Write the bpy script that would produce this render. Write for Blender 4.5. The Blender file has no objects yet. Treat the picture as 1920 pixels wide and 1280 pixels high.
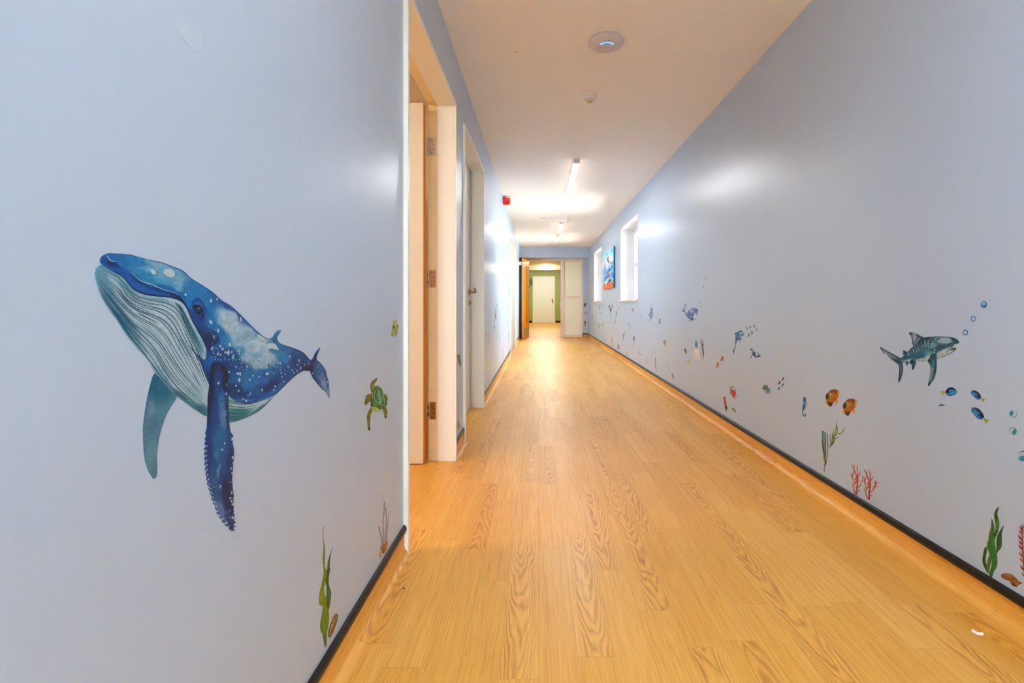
import bpy, bmesh, math, random
import numpy as np
from mathutils import Vector, Matrix
from mathutils.geometry import delaunay_2d_cdt

# ------------------------------------------------------------------ camera, world, exposure
F = 870.0            # focal length in pixels of the 1920 px wide frame
CX, CY = 1010.0, 568.5   # vanishing point of the corridor
CZ = 0.905           # camera height
XL, XR = 0.49, 1.328 # wall distances left / right of the camera
ZC = 2.375           # ceiling height
YB = -2.4            # wall behind the camera
YE = 12.5            # end partition
scene = bpy.context.scene
cam_data = bpy.data.cameras.new('camera')
cam_data.sensor_width = 36.0
cam_data.lens = F / 1920 * 36
cam_data.shift_x = -(CX - 960) / 1920
cam_data.shift_y = -(640 - CY) / 1920
cam_data.clip_start = 0.02
cam = bpy.data.objects.new('camera', cam_data)
cam.location = (0, 0, CZ)
cam.rotation_euler = (math.radians(90), 0, 0)
scene.collection.objects.link(cam)
scene.camera = cam

world = bpy.data.worlds.new('world')
scene.world = world
world.use_nodes = True
bg = world.node_tree.nodes['Background']
wt = world.node_tree
_tc = wt.nodes.new('ShaderNodeTexCoord'); _sx = wt.nodes.new('ShaderNodeSeparateXYZ'); _mr = wt.nodes.new('ShaderNodeMapRange'); _mx = wt.nodes.new('ShaderNodeMix'); _mx.data_type = 'RGBA'
wt.links.new(_tc.outputs['Generated'], _sx.inputs[0]); wt.links.new(_sx.outputs[2], _mr.inputs[0])
_mr.inputs[1].default_value = -0.06; _mr.inputs[2].default_value = 0.02
wt.links.new(_mr.outputs[0], _mx.inputs[0]); _mx.inputs[6].default_value = (0.52, 0.51, 0.46, 1); _mx.inputs[7].default_value = (0.88, 0.94, 1.0, 1)
wt.links.new(_mx.outputs[2], bg.inputs[0])   # pale ground below the horizon, overcast sky above
bg.inputs[1].default_value = 9.0
TUBE = 17.0          # emission of the corridor tubes
scene.view_settings.view_transform = 'Standard'
scene.view_settings.look = 'None'
scene.view_settings.gamma = 1
scene.view_settings.use_curve_mapping = False
scene.view_settings.exposure = 2.36
scene.cycles.max_bounces = 10
scene.cycles.diffuse_bounces = 6
scene.cycles.glossy_bounces = 4
scene.cycles.transparent_max_bounces = 8
scene.cycles.caustics_reflective = False
scene.cycles.caustics_refractive = False
scene.cycles.sample_clamp_indirect = 4.0
COL = scene.collection

# ------------------------------------------------------------------ helpers
def lin(c):
    c = np.asarray(c, float) / 255.0
    return np.where(c <= 0.04045, c / 12.92, ((c + 0.055) / 1.055) ** 2.4)

def rgb(*c):
    l = lin(c)
    return (float(l[0]), float(l[1]), float(l[2]), 1.0)

class NB:
    """small node builder"""
    def __init__(s, name):
        s.m = bpy.data.materials.new(name); s.m.use_nodes = True
        s.t = s.m.node_tree; s.t.nodes.clear()
        s.out = s.t.nodes.new('ShaderNodeOutputMaterial')
    def n(s, typ, **kw):
        nd = s.t.nodes.new(typ)
        for k, v in kw.items(): setattr(nd, k, v)
        return nd
    def put(s, sock, v):
        if hasattr(v, 'is_output') or isinstance(v, bpy.types.NodeSocket): s.t.links.new(v, sock)
        else: sock.default_value = v
    def math(s, op, a, b=None, c=None):
        nd = s.n('ShaderNodeMath', operation=op)
        s.put(nd.inputs[0], a)
        if b is not None: s.put(nd.inputs[1], b)
        if c is not None: s.put(nd.inputs[2], c)
        return nd.outputs[0]
    def xyz(s, x, y, z=0.0):
        nd = s.n('ShaderNodeCombineXYZ'); s.put(nd.inputs[0], x); s.put(nd.inputs[1], y); s.put(nd.inputs[2], z)
        return nd.outputs[0]
    def noise(s, vec, scale, detail=2.0, rough=0.5):
        nd = s.n('ShaderNodeTexNoise'); s.put(nd.inputs['Vector'], vec)
        nd.inputs['Scale'].default_value = scale; nd.inputs['Detail'].default_value = detail
        nd.inputs['Roughness'].default_value = rough
        return nd.outputs[0]
    def mix(s, f, a, b):
        nd = s.n('ShaderNodeMix', data_type='RGBA')
        s.put(nd.inputs[0], f); s.put(nd.inputs[6], a); s.put(nd.inputs[7], b)
        return nd.outputs[2]
    def maprange(s, v, a, b, c=0.0, d=1.0, smooth=False):
        nd = s.n('ShaderNodeMapRange', interpolation_type='SMOOTHSTEP' if smooth else 'LINEAR')
        s.put(nd.inputs[0], v)
        for i, x in enumerate((a, b, c, d)): nd.inputs[i + 1].default_value = x
        return nd.outputs[0]
    def bump(s, h, strength, dist):
        nd = s.n('ShaderNodeBump'); nd.inputs['Strength'].default_value = strength
        nd.inputs['Distance'].default_value = dist; s.put(nd.inputs['Height'], h)
        return nd.outputs[0]
    def principled(s, color, rough=0.5, metal=0.0, normal=None, coat=0.0, spec=0.5, alpha=None, emis=None, emis_s=0.0):
        p = s.n('ShaderNodeBsdfPrincipled')
        s.put(p.inputs['Base Color'], color); s.put(p.inputs['Roughness'], rough)
        p.inputs['Metallic'].default_value = metal; p.inputs['Specular IOR Level'].default_value = spec
        p.inputs['Coat Weight'].default_value = coat
        if normal is not None: s.put(p.inputs['Normal'], normal)
        if emis is not None:
            s.put(p.inputs['Emission Color'], emis); p.inputs['Emission Strength'].default_value = emis_s
        s.t.links.new(p.outputs[0], s.out.inputs[0])
        return s.m

def simple(name, c, rough=0.5, metal=0.0, var=0.03, scale=30.0, coat=0.0, spec=0.5, bumps=0.0, bscale=200.0, bdist=0.001):
    b = NB(name)
    tc = b.n('ShaderNodeTexCoord').outputs['Object']
    f = b.noise(tc, scale, 3.0)
    c1 = rgb(*c)
    lo = tuple(x * (1 - var * 2) for x in c1[:3]) + (1,)
    hi = tuple(min(1, x * (1 + var * 2)) for x in c1[:3]) + (1,)
    col = b.mix(f, lo, hi)
    nrm = b.bump(b.noise(tc, bscale, 2.0), bumps, bdist) if bumps else None
    return b.principled(col, rough, metal, nrm, coat, spec)

def emission(name, c, strength):
    b = NB(name)
    e = b.n('ShaderNodeEmission'); e.inputs[0].default_value = rgb(*c); e.inputs[1].default_value = strength
    b.t.links.new(e.outputs[0], b.out.inputs[0])
    return b.m

def wall_paint(name, c, rough=0.30):
    b = NB(name)
    tc = b.n('ShaderNodeTexCoord').outputs['Object']
    big = b.noise(tc, 1.3, 3.0)
    c1 = rgb(*c)
    col = b.mix(big, tuple(x * .96 for x in c1[:3]) + (1,), tuple(x * 1.04 for x in c1[:3]) + (1,))
    # roller texture, long vertical streaks
    mp = b.n('ShaderNodeMapping'); b.put(mp.inputs[0], tc); mp.inputs['Scale'].default_value = (1, 1, 0.12)
    st = b.noise(mp.outputs[0], 26.0, 3.0)
    fine = b.noise(tc, 420.0, 2.0)
    h = b.math('ADD', b.math('MULTIPLY', st, 1.0), b.math('MULTIPLY', fine, 0.16))
    nrm = b.bump(h, 0.35, 0.0022)
    r = b.maprange(big, 0.3, 0.7, rough - 0.01, rough + 0.03)
    return b.principled(col, r, 0, nrm, 0, 0.5)

def wood_floor(name):
    b = NB(name)
    uv = b.n('ShaderNodeUVMap', uv_map='UVMap').outputs[0]
    sp = b.n('ShaderNodeSeparateXYZ'); b.put(sp.inputs[0], uv)
    u, v = sp.outputs[0], sp.outputs[1]
    W, L = 0.098, 0.62
    uw = b.math('DIVIDE', u, W)
    row = b.math('FLOOR', uw); fu = b.math('FRACT', uw)
    wn = b.n('ShaderNodeTexWhiteNoise', noise_dimensions='1D'); b.put(wn.inputs['W'], row)
    vl = b.math('ADD', b.math('DIVIDE', v, L), b.math('MULTIPLY', wn.outputs[0], 7.3))
    cell = b.math('FLOOR', vl); fv = b.math('FRACT', vl)
    wn2 = b.n('ShaderNodeTexWhiteNoise', noise_dimensions='2D'); b.put(wn2.inputs['Vector'], b.xyz(row, cell))
    r1 = wn2.outputs[0]
    sc = b.n('ShaderNodeSeparateColor'); b.put(sc.inputs[0], wn2.outputs[1])
    r2, r3, r4 = sc.outputs[0], sc.outputs[1], sc.outputs[2]
    off = b.math('MULTIPLY', r1, 31.0)
    # distortion noise, stretched along the boards
    nv = b.xyz(b.math('ADD', b.math('MULTIPLY', u, 20.0), off), b.math('ADD', b.math('MULTIPLY', v, 4.5), b.math('MULTIPLY', r2, 17.0)), off)
    n1 = b.noise(nv, 1.0, 2.5)
    nv2 = b.xyz(b.math('ADD', b.math('MULTIPLY', u, 60.0), off), b.math('MULTIPLY', v, 2.2), off)
    n2 = b.noise(nv2, 1.0, 2.0)
    # cathedral figure
    a = b.math('ADD', b.math('SUBTRACT', fu, 0.5), b.math('MULTIPLY', b.math('SUBTRACT', r2, 0.5), 0.5))
    sgn = b.math('SUBTRACT', b.math('MULTIPLY', b.math('GREATER_THAN', r4, 0.42), 2.0), 1.0)
    a2 = b.math('MULTIPLY', b.math('MULTIPLY', a, a), 15.0)
    ph = b.math('ADD', b.math('MULTIPLY', b.math('MULTIPLY', b.math('MULTIPLY', v, sgn), 11.0), 1.0), a2)
    ph = b.math('ADD', ph, b.math('MULTIPLY', n1, 5.0))
    cath = b.math('FRACT', ph)
    cath = b.math('POWER', b.math('SUBTRACT', 1.0, b.math('ABSOLUTE', b.math('SUBTRACT', b.math('MULTIPLY', cath, 2.0), 1.0))), 1.5)
    # straight figure
    sph = b.math('ADD', b.math('MULTIPLY', fu, 9.0), b.math('MULTIPLY', n2, 5.0))
    stg = b.math('FRACT', sph)
    stg = b.math('POWER', b.math('SUBTRACT', 1.0, b.math('ABSOLUTE', b.math('SUBTRACT', b.math('MULTIPLY', stg, 2.0), 1.0))), 2.0)
    iscath = b.math('LESS_THAN', r3, 0.27)
    # cathedral figure fades out towards one end of the board
    fade = b.maprange(b.math('ABSOLUTE', a), 0.30, 0.62, 1.0, 0.35)
    cathf = b.math('MULTIPLY', cath, fade)
    stgf = b.math('MULTIPLY', stg, 0.44)
    fig = b.math('ADD', b.math('MULTIPLY', cathf, iscath), b.math('MULTIPLY', stgf, b.math('SUBTRACT', 1.0, iscath)))
    fig = b.math('MULTIPLY', fig, b.maprange(n2, 0.3, 0.7, 0.5, 1.15))
    # fine pores
    pv = b.xyz(b.math('MULTIPLY', u, 330.0), b.math('MULTIPLY', v, 9.0), off)
    pores = b.maprange(b.noise(pv, 1.0, 3.0, 0.6), 0.45, 0.72)
    base = b.mix(b.maprange(r4, 0, 1, 0.0, 1.0), rgb(250, 191, 92), rgb(238, 172, 68))
    base = b.mix(b.maprange(n2, 0.35, 0.65, 0, 0.55), base, rgb(242, 174, 68))
    col = b.mix(b.math('MULTIPLY', fig, 0.66), base, rgb(178, 102, 26))
    col = b.mix(b.math('MULTIPLY', pores, 0.30), col, rgb(184, 116, 48))
    # board joints, very faint
    eu = b.math('MINIMUM', fu, b.math('SUBTRACT', 1.0, fu))
    ev = b.math('MULTIPLY', b.math('MINIMUM', fv, b.math('SUBTRACT', 1.0, fv)), L / W)
    seam = b.maprange(b.math('MINIMUM', eu, ev), 0.0, 0.016, 0.28, 0.0)
    col = b.mix(seam, col, rgb(140, 84, 34))
    nrm = b.bump(b.math('ADD', b.math('MULTIPLY', fig, -0.5), b.math('MULTIPLY', pores, -0.5)), 0.12, 0.0008)
    rough = b.maprange(n2, 0.3, 0.7, 0.34, 0.44)
    return b.principled(col, rough, 0, nrm, 0, 0.5)

M = {}
M['wall'] = wall_paint('lilac_blue_wall_paint', (184, 202, 223))
M['cream_wall'] = simple('cream_side_room_paint', (244, 226, 204), 0.7)
M['green'] = wall_paint('green_wall_paint', (160, 172, 104), 0.4)
M['ceiling'] = simple('ceiling_paint', (247, 243, 236), 0.85, var=0.015, bumps=0.15, bscale=120, bdist=0.002)
M['olive_ceiling'] = simple('far_ceiling_paint', (206, 198, 140), 0.85)
M['floor'] = wood_floor('oak_plank_vinyl')
M['cap'] = simple('black_capping_vinyl', (12, 14, 17), 0.36, spec=0.4)
M['cream'] = simple('cream_gloss_paint', (240, 240, 232), 0.32, var=0.012, scale=6)
M['cream_raw'] = simple('yellowed_frame_paint', (240, 222, 176), 0.45, var=0.04, scale=20)
M['edge_wood'] = simple('raw_orange_wood', (214, 138, 40), 0.5, var=0.08, scale=40)
M['pvc'] = simple('white_pvc', (240, 240, 242), 0.3, var=0.005)
M['reveal'] = simple('white_reveal_paint', (244, 245, 248), 0.6, var=0.005)
M['silver'] = simple('brushed_steel', (196, 194, 190), 0.32, 0.9)
M['copper'] = simple('tarnished_hinge_metal', (188, 140, 104), 0.45, 0.7, var=0.1)
M['bronze'] = simple('dull_bronze_hinge', (150, 108, 50), 0.5, 0.7, var=0.12)
M['brass'] = simple('satin_brass_lever', (170, 146, 96), 0.35, 0.85)
M['dark'] = simple('dark_screw', (50, 40, 34), 0.5, 0.4)
M['orange'] = simple('orange_veneer', (255, 156, 40), 0.35, var=0.05, scale=14)
M['orange_dark'] = simple('darker_orange_slot', (214, 104, 14), 0.4)
M['black'] = simple('black_rubber', (22, 14, 12), 0.5)
M['pinkwhite'] = simple('pinkish_white_frame', (250, 232, 222), 0.4, var=0.01)
M['red'] = simple('red_plastic', (226, 10, 12), 0.25, var=0.01)
M['white_plastic'] = simple('white_plastic', (232, 226, 224), 0.35, var=0.01)
M['grey_plastic'] = simple('pale_grey_plastic', (214, 204, 206), 0.35, var=0.01)
M['beige_plastic'] = simple('beige_plastic', (206, 190, 140), 0.5)
M['white_door'] = simple('white_far_door', (240, 241, 238), 0.35, var=0.01)
M['tube'] = emission('lit_diffuser', (248, 250, 255), TUBE)
M['tube_side'] = emission('diffuser_side', (255, 250, 242), 1.2)
M['tube_end'] = simple('unlit_diffuser_end', (226, 220, 214), 0.4)
M['led'] = emission('blue_led', (30, 120, 255), 1.6)
def frosted(name, c):
    b = NB(name)
    tc = b.n('ShaderNodeTexCoord').outputs['Object']
    d = b.n('ShaderNodeBsdfPrincipled')
    f = b.noise(tc, 3.0, 2.0)
    b.put(d.inputs['Base Color'], b.mix(f, rgb(*c), rgb(c[0] - 8, c[1] - 4, c[2] - 14)))
    d.inputs['Roughness'].default_value = 0.3
    tr = b.n('ShaderNodeBsdfTranslucent'); tr.inputs[0].default_value = rgb(*c)
    mx = b.n('ShaderNodeMixShader'); mx.inputs[0].default_value = 0.6
    b.t.links.new(d.outputs[0], mx.inputs[1]); b.t.links.new(tr.outputs[0], mx.inputs[2])
    b.t.links.new(mx.outputs[0], b.out.inputs[0])
    return b.m
M['frosted'] = frosted('frosted_glass', (252, 252, 246))
def clear_glass(name):
    b = NB(name)
    t = b.n('ShaderNodeBsdfTransparent'); t.inputs[0].default_value = (0.93, 0.96, 0.97, 1)
    g = b.n('ShaderNodeBsdfGlossy'); g.inputs['Roughness'].default_value = 0.03
    fr = b.n('ShaderNodeFresnel'); fr.inputs[0].default_value = 1.45
    mx = b.n('ShaderNodeMixShader')
    b.t.links.new(fr.outputs[0], mx.inputs[0]); b.t.links.new(t.outputs[0], mx.inputs[1]); b.t.links.new(g.outputs[0], mx.inputs[2])
    b.t.links.new(mx.outputs[0], b.out.inputs[0])
    return b.m
M['glass'] = clear_glass('window_glass')
def attr_mat(name, rough):
    b = NB(name)
    a = b.n('ShaderNodeVertexColor', layer_name='Col')
    return b.principled(a.outputs[0], rough, 0, None, 0, 0.4)
M['print'] = attr_mat('printed_vinyl', 0.42)
M['canvas'] = attr_mat('printed_canvas', 0.7)

def tag(o, label=None, cat=None, group=None, kind=None):
    if label: o['label'] = label
    if cat: o['category'] = cat
    if group: o['group'] = group
    if kind: o['kind'] = kind
    return o

def empty(name, loc=(0, 0, 0), parent=None):
    o = bpy.data.objects.new(name, None); COL.objects.link(o); o.location = loc
    o.empty_display_size = 0.05
    if parent: o.parent = parent
    return o

def obj(name, bm, mats, parent=None, origin=(0, 0, 0), smooth=False, bevel=0.0):
    """world-space bmesh -> object whose origin sits at `origin`"""
    o_ = Vector(origin)
    bmesh.ops.translate(bm, verts=bm.verts, vec=-o_)
    me = bpy.data.meshes.new(name)
    bmesh.ops.recalc_face_normals(bm, faces=bm.faces)
    bm.to_mesh(me); bm.free()
    for m in (mats if isinstance(mats, (list, tuple)) else [mats]): me.materials.append(m)
    if smooth:
        for p in me.polygons: p.use_smooth = True
        try: me.set_sharp_from_angle(angle=math.radians(40))
        except Exception: pass
    o = bpy.data.objects.new(name, me); COL.objects.link(o)
    if parent:
        o.parent = parent
        base = parent.matrix_world_loc if False else world_loc(parent)
        o.location = o_ - base
    else:
        o.location = o_
    if bevel:
        md = o.modifiers.new('bevel', 'BEVEL'); md.width = bevel; md.segments = 2; md.limit_method = 'ANGLE'
        md.angle_limit = math.radians(40)
    return o

def world_loc(o):
    v = Vector((0, 0, 0))
    while o: v += o.location; o = o.parent
    return v

def box(bm, x0, x1, y0, y1, z0, z1, mi=0):
    vs = [bm.verts.new((x, y, z)) for x in (x0, x1) for y in (y0, y1) for z in (z0, z1)]
    fs = [(0, 1, 3, 2), (4, 6, 7, 5), (0, 4, 5, 1), (2, 3, 7, 6), (0, 2, 6, 4), (1, 5, 7, 3)]
    for f in fs:
        fc = bm.faces.new([vs[i] for i in f]); fc.material_index = mi
    return bm

def boxes(*bs):
    bm = bmesh.new()
    for b_ in bs: box(bm, *b_)
    return bm

def tube(bm, pts, r, n=12, mi=0, caps=True):
    pts = [Vector(p) for p in pts]
    rs = r if isinstance(r, (list, tuple)) else [r] * len(pts)
    rings = []
    up = None
    for i, p in enumerate(pts):
        d = (pts[min(i + 1, len(pts) - 1)] - pts[max(i - 1, 0)]).normalized()
        if up is None:
            up = Vector((0, 0, 1)) if abs(d.z) < 0.9 else Vector((1, 0, 0))
        a = d.cross(up).normalized(); b_ = a.cross(d).normalized(); up = b_
        rings.append([bm.verts.new(p + (a * math.cos(t) + b_ * math.sin(t)) * rs[i]) for t in [2 * math.pi * k / n for k in range(n)]])
    for i in range(len(rings) - 1):
        for k in range(n):
            f = bm.faces.new((rings[i][k], rings[i][(k + 1) % n], rings[i + 1][(k + 1) % n], rings[i + 1][k])); f.material_index = mi
    if caps:
        bm.faces.new(rings[0][::-1]).material_index = mi; bm.faces.new(rings[-1]).material_index = mi
    return bm

def lathe(bm, prof, center, axis='z', n=48, mi=0):
    """prof: list of (radius, offset along the axis)"""
    c = Vector(center)
    ax = {'z': Vector((0, 0, 1)), 'x': Vector((1, 0, 0)), 'y': Vector((0, 1, 0))}[axis]
    a = {'z': Vector((1, 0, 0)), 'x': Vector((0, 1, 0)), 'y': Vector((1, 0, 0))}[axis]
    b_ = ax.cross(a)
    rings = []
    for r, h in prof:
        if r < 1e-6: rings.append([bm.verts.new(c + ax * h)])
        else: rings.append([bm.verts.new(c + ax * h + (a * math.cos(t) + b_ * math.sin(t)) * r) for t in [2 * math.pi * k / n for k in range(n)]])
    for i in range(len(rings) - 1):
        A, B = rings[i], rings[i + 1]
        for k in range(n):
            k2 = (k + 1) % n
            if len(A) == 1 and len(B) == 1: continue
            if len(A) == 1: f = bm.faces.new((A[0], B[k], B[k2]))
            elif len(B) == 1: f = bm.faces.new((A[k], A[k2], B[0]))
            else: f = bm.faces.new((A[k], A[k2], B[k2], B[k]))
            f.material_index = mi
    return bm

# ------------------------------------------------------------------ the setting
def wall_x(bm, xa, xb, y0, y1, z0, z1, holes):
    """wall slab between xa and xb, running along y, with rectangular holes (ya, yb, za, zb)"""
    y = y0
    for (ya, yb, za, zb) in sorted(holes):
        if ya > y: box(bm, xa, xb, y, ya, z0, z1)
        if za > z0: box(bm, xa, xb, ya, yb, z0, za)
        if zb < z1: box(bm, xa, xb, ya, yb, zb, z1)
        y = yb
    if y < y1: box(bm, xa, xb, y, y1, z0, z1)
    return bm

def st(name, bm, m, **kw):
    return tag(obj(name, bm, m, **kw), kind='structure')

# doors in the left wall: (opening start, opening end, opening top)
DOORS = [(1.704, 2.660, 2.036), (3.022, 4.020, 2.045), (7.90, 8.78, 2.045), (9.12, 9.95, 2.045)]
T = 0.022            # architrave face width
JT = 0.030           # jamb thickness
WT = 0.145           # wall thickness
st('wall_left', wall_x(bmesh.new(), -XL - WT, -XL, YB - 0.1, YE, 0, ZC, [(a - JT, b_ + JT, 0, t + JT) for a, b_, t in DOORS]), M['wall'])

WIN = [(6.22, 7.50, 0.945, 2.105), (9.79, 11.10, 0.945, 2.105)]
RD = 0.212
st('wall_right', wall_x(bmesh.new(), XR, XR + 0.32, YB - 0.1, YE + 0.1, 0, ZC, WIN), M['wall'])
BW = (-0.40, 0.36, 0.85, 2.10)   # added glazed opening behind the camera, lets in fill daylight
st('wall_back', boxes((-XL - WT, BW[0], YB - 0.12, YB, 0, ZC), (BW[1], XR + 0.32, YB - 0.12, YB, 0, ZC), (BW[0], BW[1], YB - 0.12, YB, 0, BW[2]), (BW[0], BW[1], YB - 0.12, YB, BW[3], ZC)), M['wall'])

# floor: flat sheet through corridor, side room and far room; UVs in metres
def uv_obj(name, quads, mat):
    """quads: list of (4 corners, 4 uvs)"""
    bm = bmesh.new(); uvl = bm.loops.layers.uv.new('UVMap')
    for cs, us in quads:
        vs = [bm.verts.new(c) for c in cs]
        f = bm.faces.new(vs)
        for l, u_ in zip(f.loops, us): l[uvl].uv = u_
    bmesh.ops.remove_doubles(bm, verts=bm.verts, dist=1e-5)
    return bm
def slab(x0, x1, y0, y1, z):
    return [(((x0, y0, z), (x1, y0, z), (x1, y1, z), (x0, y1, z)), ((x0, y0), (x1, y0), (x1, y1), (x0, y1)))]
bm = uv_obj('floor', slab(-3.6, XR + 0.1, YB - 0.1, 22.0, 0.0), None)
bmesh.ops.solidify(bm, geom=bm.faces[:], thickness=0.02) if False else None
fl = obj('floor', bm, M['floor']); tag(fl, kind='structure')
fl.location.z = 0
if fl.data.polygons[0].normal.z < 0: fl.data.flip_normals()

COVE_R, CAP0, CAP1 = 0.028, 0.072, 0.102
def cove(name, side, y0, y1, parent=None):
    """vinyl coved up the wall with a black capping strip; side -1 left wall, +1 right wall"""
    X = -XL if side < 0 else XR
    prof = []
    for k in range(9):
        t = math.pi / 2 * k / 8
        prof.append((X - side * COVE_R * (1 - math.sin(t)) - side * 0.003, COVE_R * (1 - math.cos(t)) + 0.0006))
    prof.append((X - side * 0.003, CAP0 + 0.004))
    s = [0]
    for i in range(1, len(prof)): s.append(s[-1] + math.dist(prof[i - 1], prof[i]))
    q = []
    for i in range(len(prof) - 1):
        (xa, za), (xb, zb) = prof[i], prof[i + 1]
        ua, ub = prof[0][0] + side * s[i], prof[0][0] + side * s[i + 1]
        q.append((((xa, y0, za), (xb, y0, zb), (xb, y1, zb), (xa, y1, za)), ((ua, y0), (ub, y0), (ub, y1), (ua, y1))))
    bm = uv_obj(name, q, None)
    o = obj(name, bm, M['floor'], smooth=True, origin=(X, y0, 0))
    tag(o, kind='structure')
    n = 7
    cp = [(X - side * 0.0005, CAP0)]
    for k in range(n + 1):
        t = math.pi * k / n
        cp.append((X - side * (0.004 + 0.0075 * math.sin(t)), CAP0 + (CAP1 - CAP0) * (1 - math.cos(t)) / 2))
    cp.append((X - side * 0.0005, CAP1))
    bm = bmesh.new()
    A = [bm.verts.new((x, y0, z)) for x, z in cp]; B = [bm.verts.new((x, y1, z)) for x, z in cp]
    for i in range(len(cp) - 1): bm.faces.new((A[i], A[i + 1], B[i + 1], B[i]))
    bm.faces.new(A); bm.faces.new(B[::-1])
    obj('capping_strip', bm, M['cap'], parent=o, smooth=True, origin=(X, y0, CAP0))
    return o
cove('baseboard_right', 1, YB, YE)
segs = [YB] + [v for a, b_, t in DOORS for v in (a - T, b_ + T)] + [YE]
for i in range(0, len(segs), 2):
    if segs[i + 1] - segs[i] > 0.05: cove('baseboard_left', -1, segs[i], segs[i + 1])

st('ceiling', boxes((-3.6, XR + 0.4, YB - 0.12, YE + 0.0, ZC, ZC + 0.1)), M['ceiling'])

# side room behind the open door
st('wall_side_room_far', boxes((-3.6, -XL - WT, 3.60, 3.70, 0, ZC)), M['cream_wall'])
st('wall_side_room_near', boxes((-3.6, -XL - WT, 0.5, 0.6, 0, ZC)), M['cream_wall'])
st('wall_side_room_end', boxes((-3.7, -3.6, 0.5, 3.7, 0, ZC)), M['cream_wall'])

st('wall_leak_blocker', boxes((-1.55, -1.45, 3.70, YE + 0.12, 0, ZC)), M['cream_wall'])  # unseen wall added behind the closed doors to keep sky light out
# bulkhead beam and end nibs
st('wall_bulkhead', boxes((-XL, XR, 12.05, YE + 0.12, 2.096, ZC)), M['wall'], bevel=0.003)
NX = 1.196
st('wall_end_right', boxes((NX, XR, YE, YE + 0.12, 0, 2.096)), M['wall'])
o = st('baseboard_end', boxes((NX, XR - 0.012, YE - 0.011, YE, 0, CAP0)), M['edge_wood'])
obj('capping_strip', boxes((NX - 0.004, XR - 0.008, YE - 0.013, YE, CAP0, CAP1)), M['cap'], parent=o, origin=(NX, YE, CAP0))
obj('end_cap', boxes((NX - 0.016, NX, YE - 0.014, YE, 0.001, CAP1)), M['cap'], parent=o, origin=(NX, YE, 0))

# far green room
GX0, GX1, GY = -1.3, XR + 0.1, 21.6
st('wall_green_left', boxes((GX0 - 0.1, GX0, YE + 0.12, GY, 0, ZC)), M['green'])
st('wall_green_right', boxes((GX1, GX1 + 0.1, YE + 0.12, GY, 0, ZC)), M['green'])
st('wall_green_far', boxes((GX0, GX1, GY, GY + 0.1, 0, ZC)), M['green'])
st('wall_green_near', boxes((GX0 - 0.1, -XL, YE, YE + 0.12, 0, ZC)), M['green'])
st('ceiling_green_room', boxes((GX0 - 0.1, GX1 + 0.1, YE + 0.0, GY + 0.1, ZC, ZC + 0.1)), M['olive_ceiling'])
st('trim_1', boxes((GX0, GX1, 18.0, 18.3, 2.205, ZC)), M['cream'])
st('baseboard_green_room', boxes((GX0, -0.315, GY - 0.012, GY, 0.0, 0.10), (0.79, GX1, GY - 0.012, GY, 0.0, 0.10)), M['cap'])

# ------------------------------------------------------------------ windows
def window(n, y0, y1, z0, z1):
    r = empty('window_%d' % n, (XR, y0, z0)); tag(r, kind='structure')
    xo = XR + RD
    t = 0.006
    obj('reveal', boxes((XR - 0.0015, xo, y0 - 0.001, y0 + t, z0, z1), (XR - 0.0015, xo, y1 - t, y1 + 0.001, z0, z1),
                        (XR - 0.0015, xo, y0, y1, z1 - t, z1 + 0.001)), M['reveal'], r, (XR, y0, z0))
    obj('sill', boxes((XR - 0.028, xo, y0 - 0.03, y1 + 0.035, z0 - 0.012, z0 + 0.012)), M['pinkwhite'], r, (XR, y0, z0), bevel=0.004)
    f = 0.055
    ym = y0 + (y1 - y0) * 0.5
    zt = 1.50
    bm = boxes((xo, xo + 0.06, y0, y0 + f, z0, z1), (xo, xo + 0.06, y1 - f, y1, z0, z1),
               (xo, xo + 0.06, y0 + f, y1 - f, z0, z0 + f), (xo, xo + 0.06, y0 + f, y1 - f, z1 - f, z1),
               (xo, xo + 0.06, ym - f / 2, ym + f / 2, z0 + f, z1 - f))
    obj('window_frame', bm, M['pvc'], r, (xo, y0, z0), bevel=0.004)
    for (ya, yb) in ((y0 + f, ym - f / 2), (ym + f / 2, y1 - f)):
        for (za, zb) in ((z0 + f, zt), (zt, z1 - f)):
            s_ = 0.04
            bm = boxes((xo - 0.012, xo + 0.045, ya, ya + s_, za, zb), (xo - 0.012, xo + 0.045, yb - s_, yb, za, zb),
                       (xo - 0.012, xo + 0.045, ya + s_, yb - s_, za, za + s_), (xo - 0.012, xo + 0.045, ya + s_, yb - s_, zb - s_, zb))
            sash = obj('sash', bm, M['pvc'], r, (xo, ya, za), bevel=0.004)
            obj('pane', boxes((xo + 0.014, xo + 0.020, ya + s_ - .003, yb - s_ + .003, za + s_ - .003, zb - s_ + .003)), M['glass'], sash, (xo, ya, za))
    hb = boxes((xo - 0.03, xo - 0.012, ym + 0.06, ym + 0.075, 1.52, 1.60)); box(hb, xo - 0.03, xo - 0.02, ym + 0.06, ym + 0.16, 1.585, 1.60)
    obj('window_handle', hb, M['pvc'], r, (xo, ym, 1.56), bevel=0.003)
for i, w in enumerate(WIN): window(i + 1, *w)
r = empty('window_3', (BW[0], YB, BW[2])); tag(r, kind='structure')  # unseen window added behind the camera to fill the near corridor with daylight
fo = obj('window_frame', boxes((BW[0], BW[0] + .05, YB - .1, YB - .04, BW[2], BW[3]), (BW[1] - .05, BW[1], YB - .1, YB - .04, BW[2], BW[3]), (BW[0] + .05, BW[1] - .05, YB - .1, YB - .04, BW[2], BW[2] + .05), (BW[0] + .05, BW[1] - .05, YB - .1, YB - .04, BW[3] - .05, BW[3])), M['pvc'], r, (BW[0], YB, BW[2]), bevel=0.004)
obj('pane', boxes((BW[0] + .045, BW[1] - .045, YB - .075, YB - .068, BW[2] + .045, BW[3] - .045)), M['glass'], fo, (BW[0], YB, BW[2]))

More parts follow.
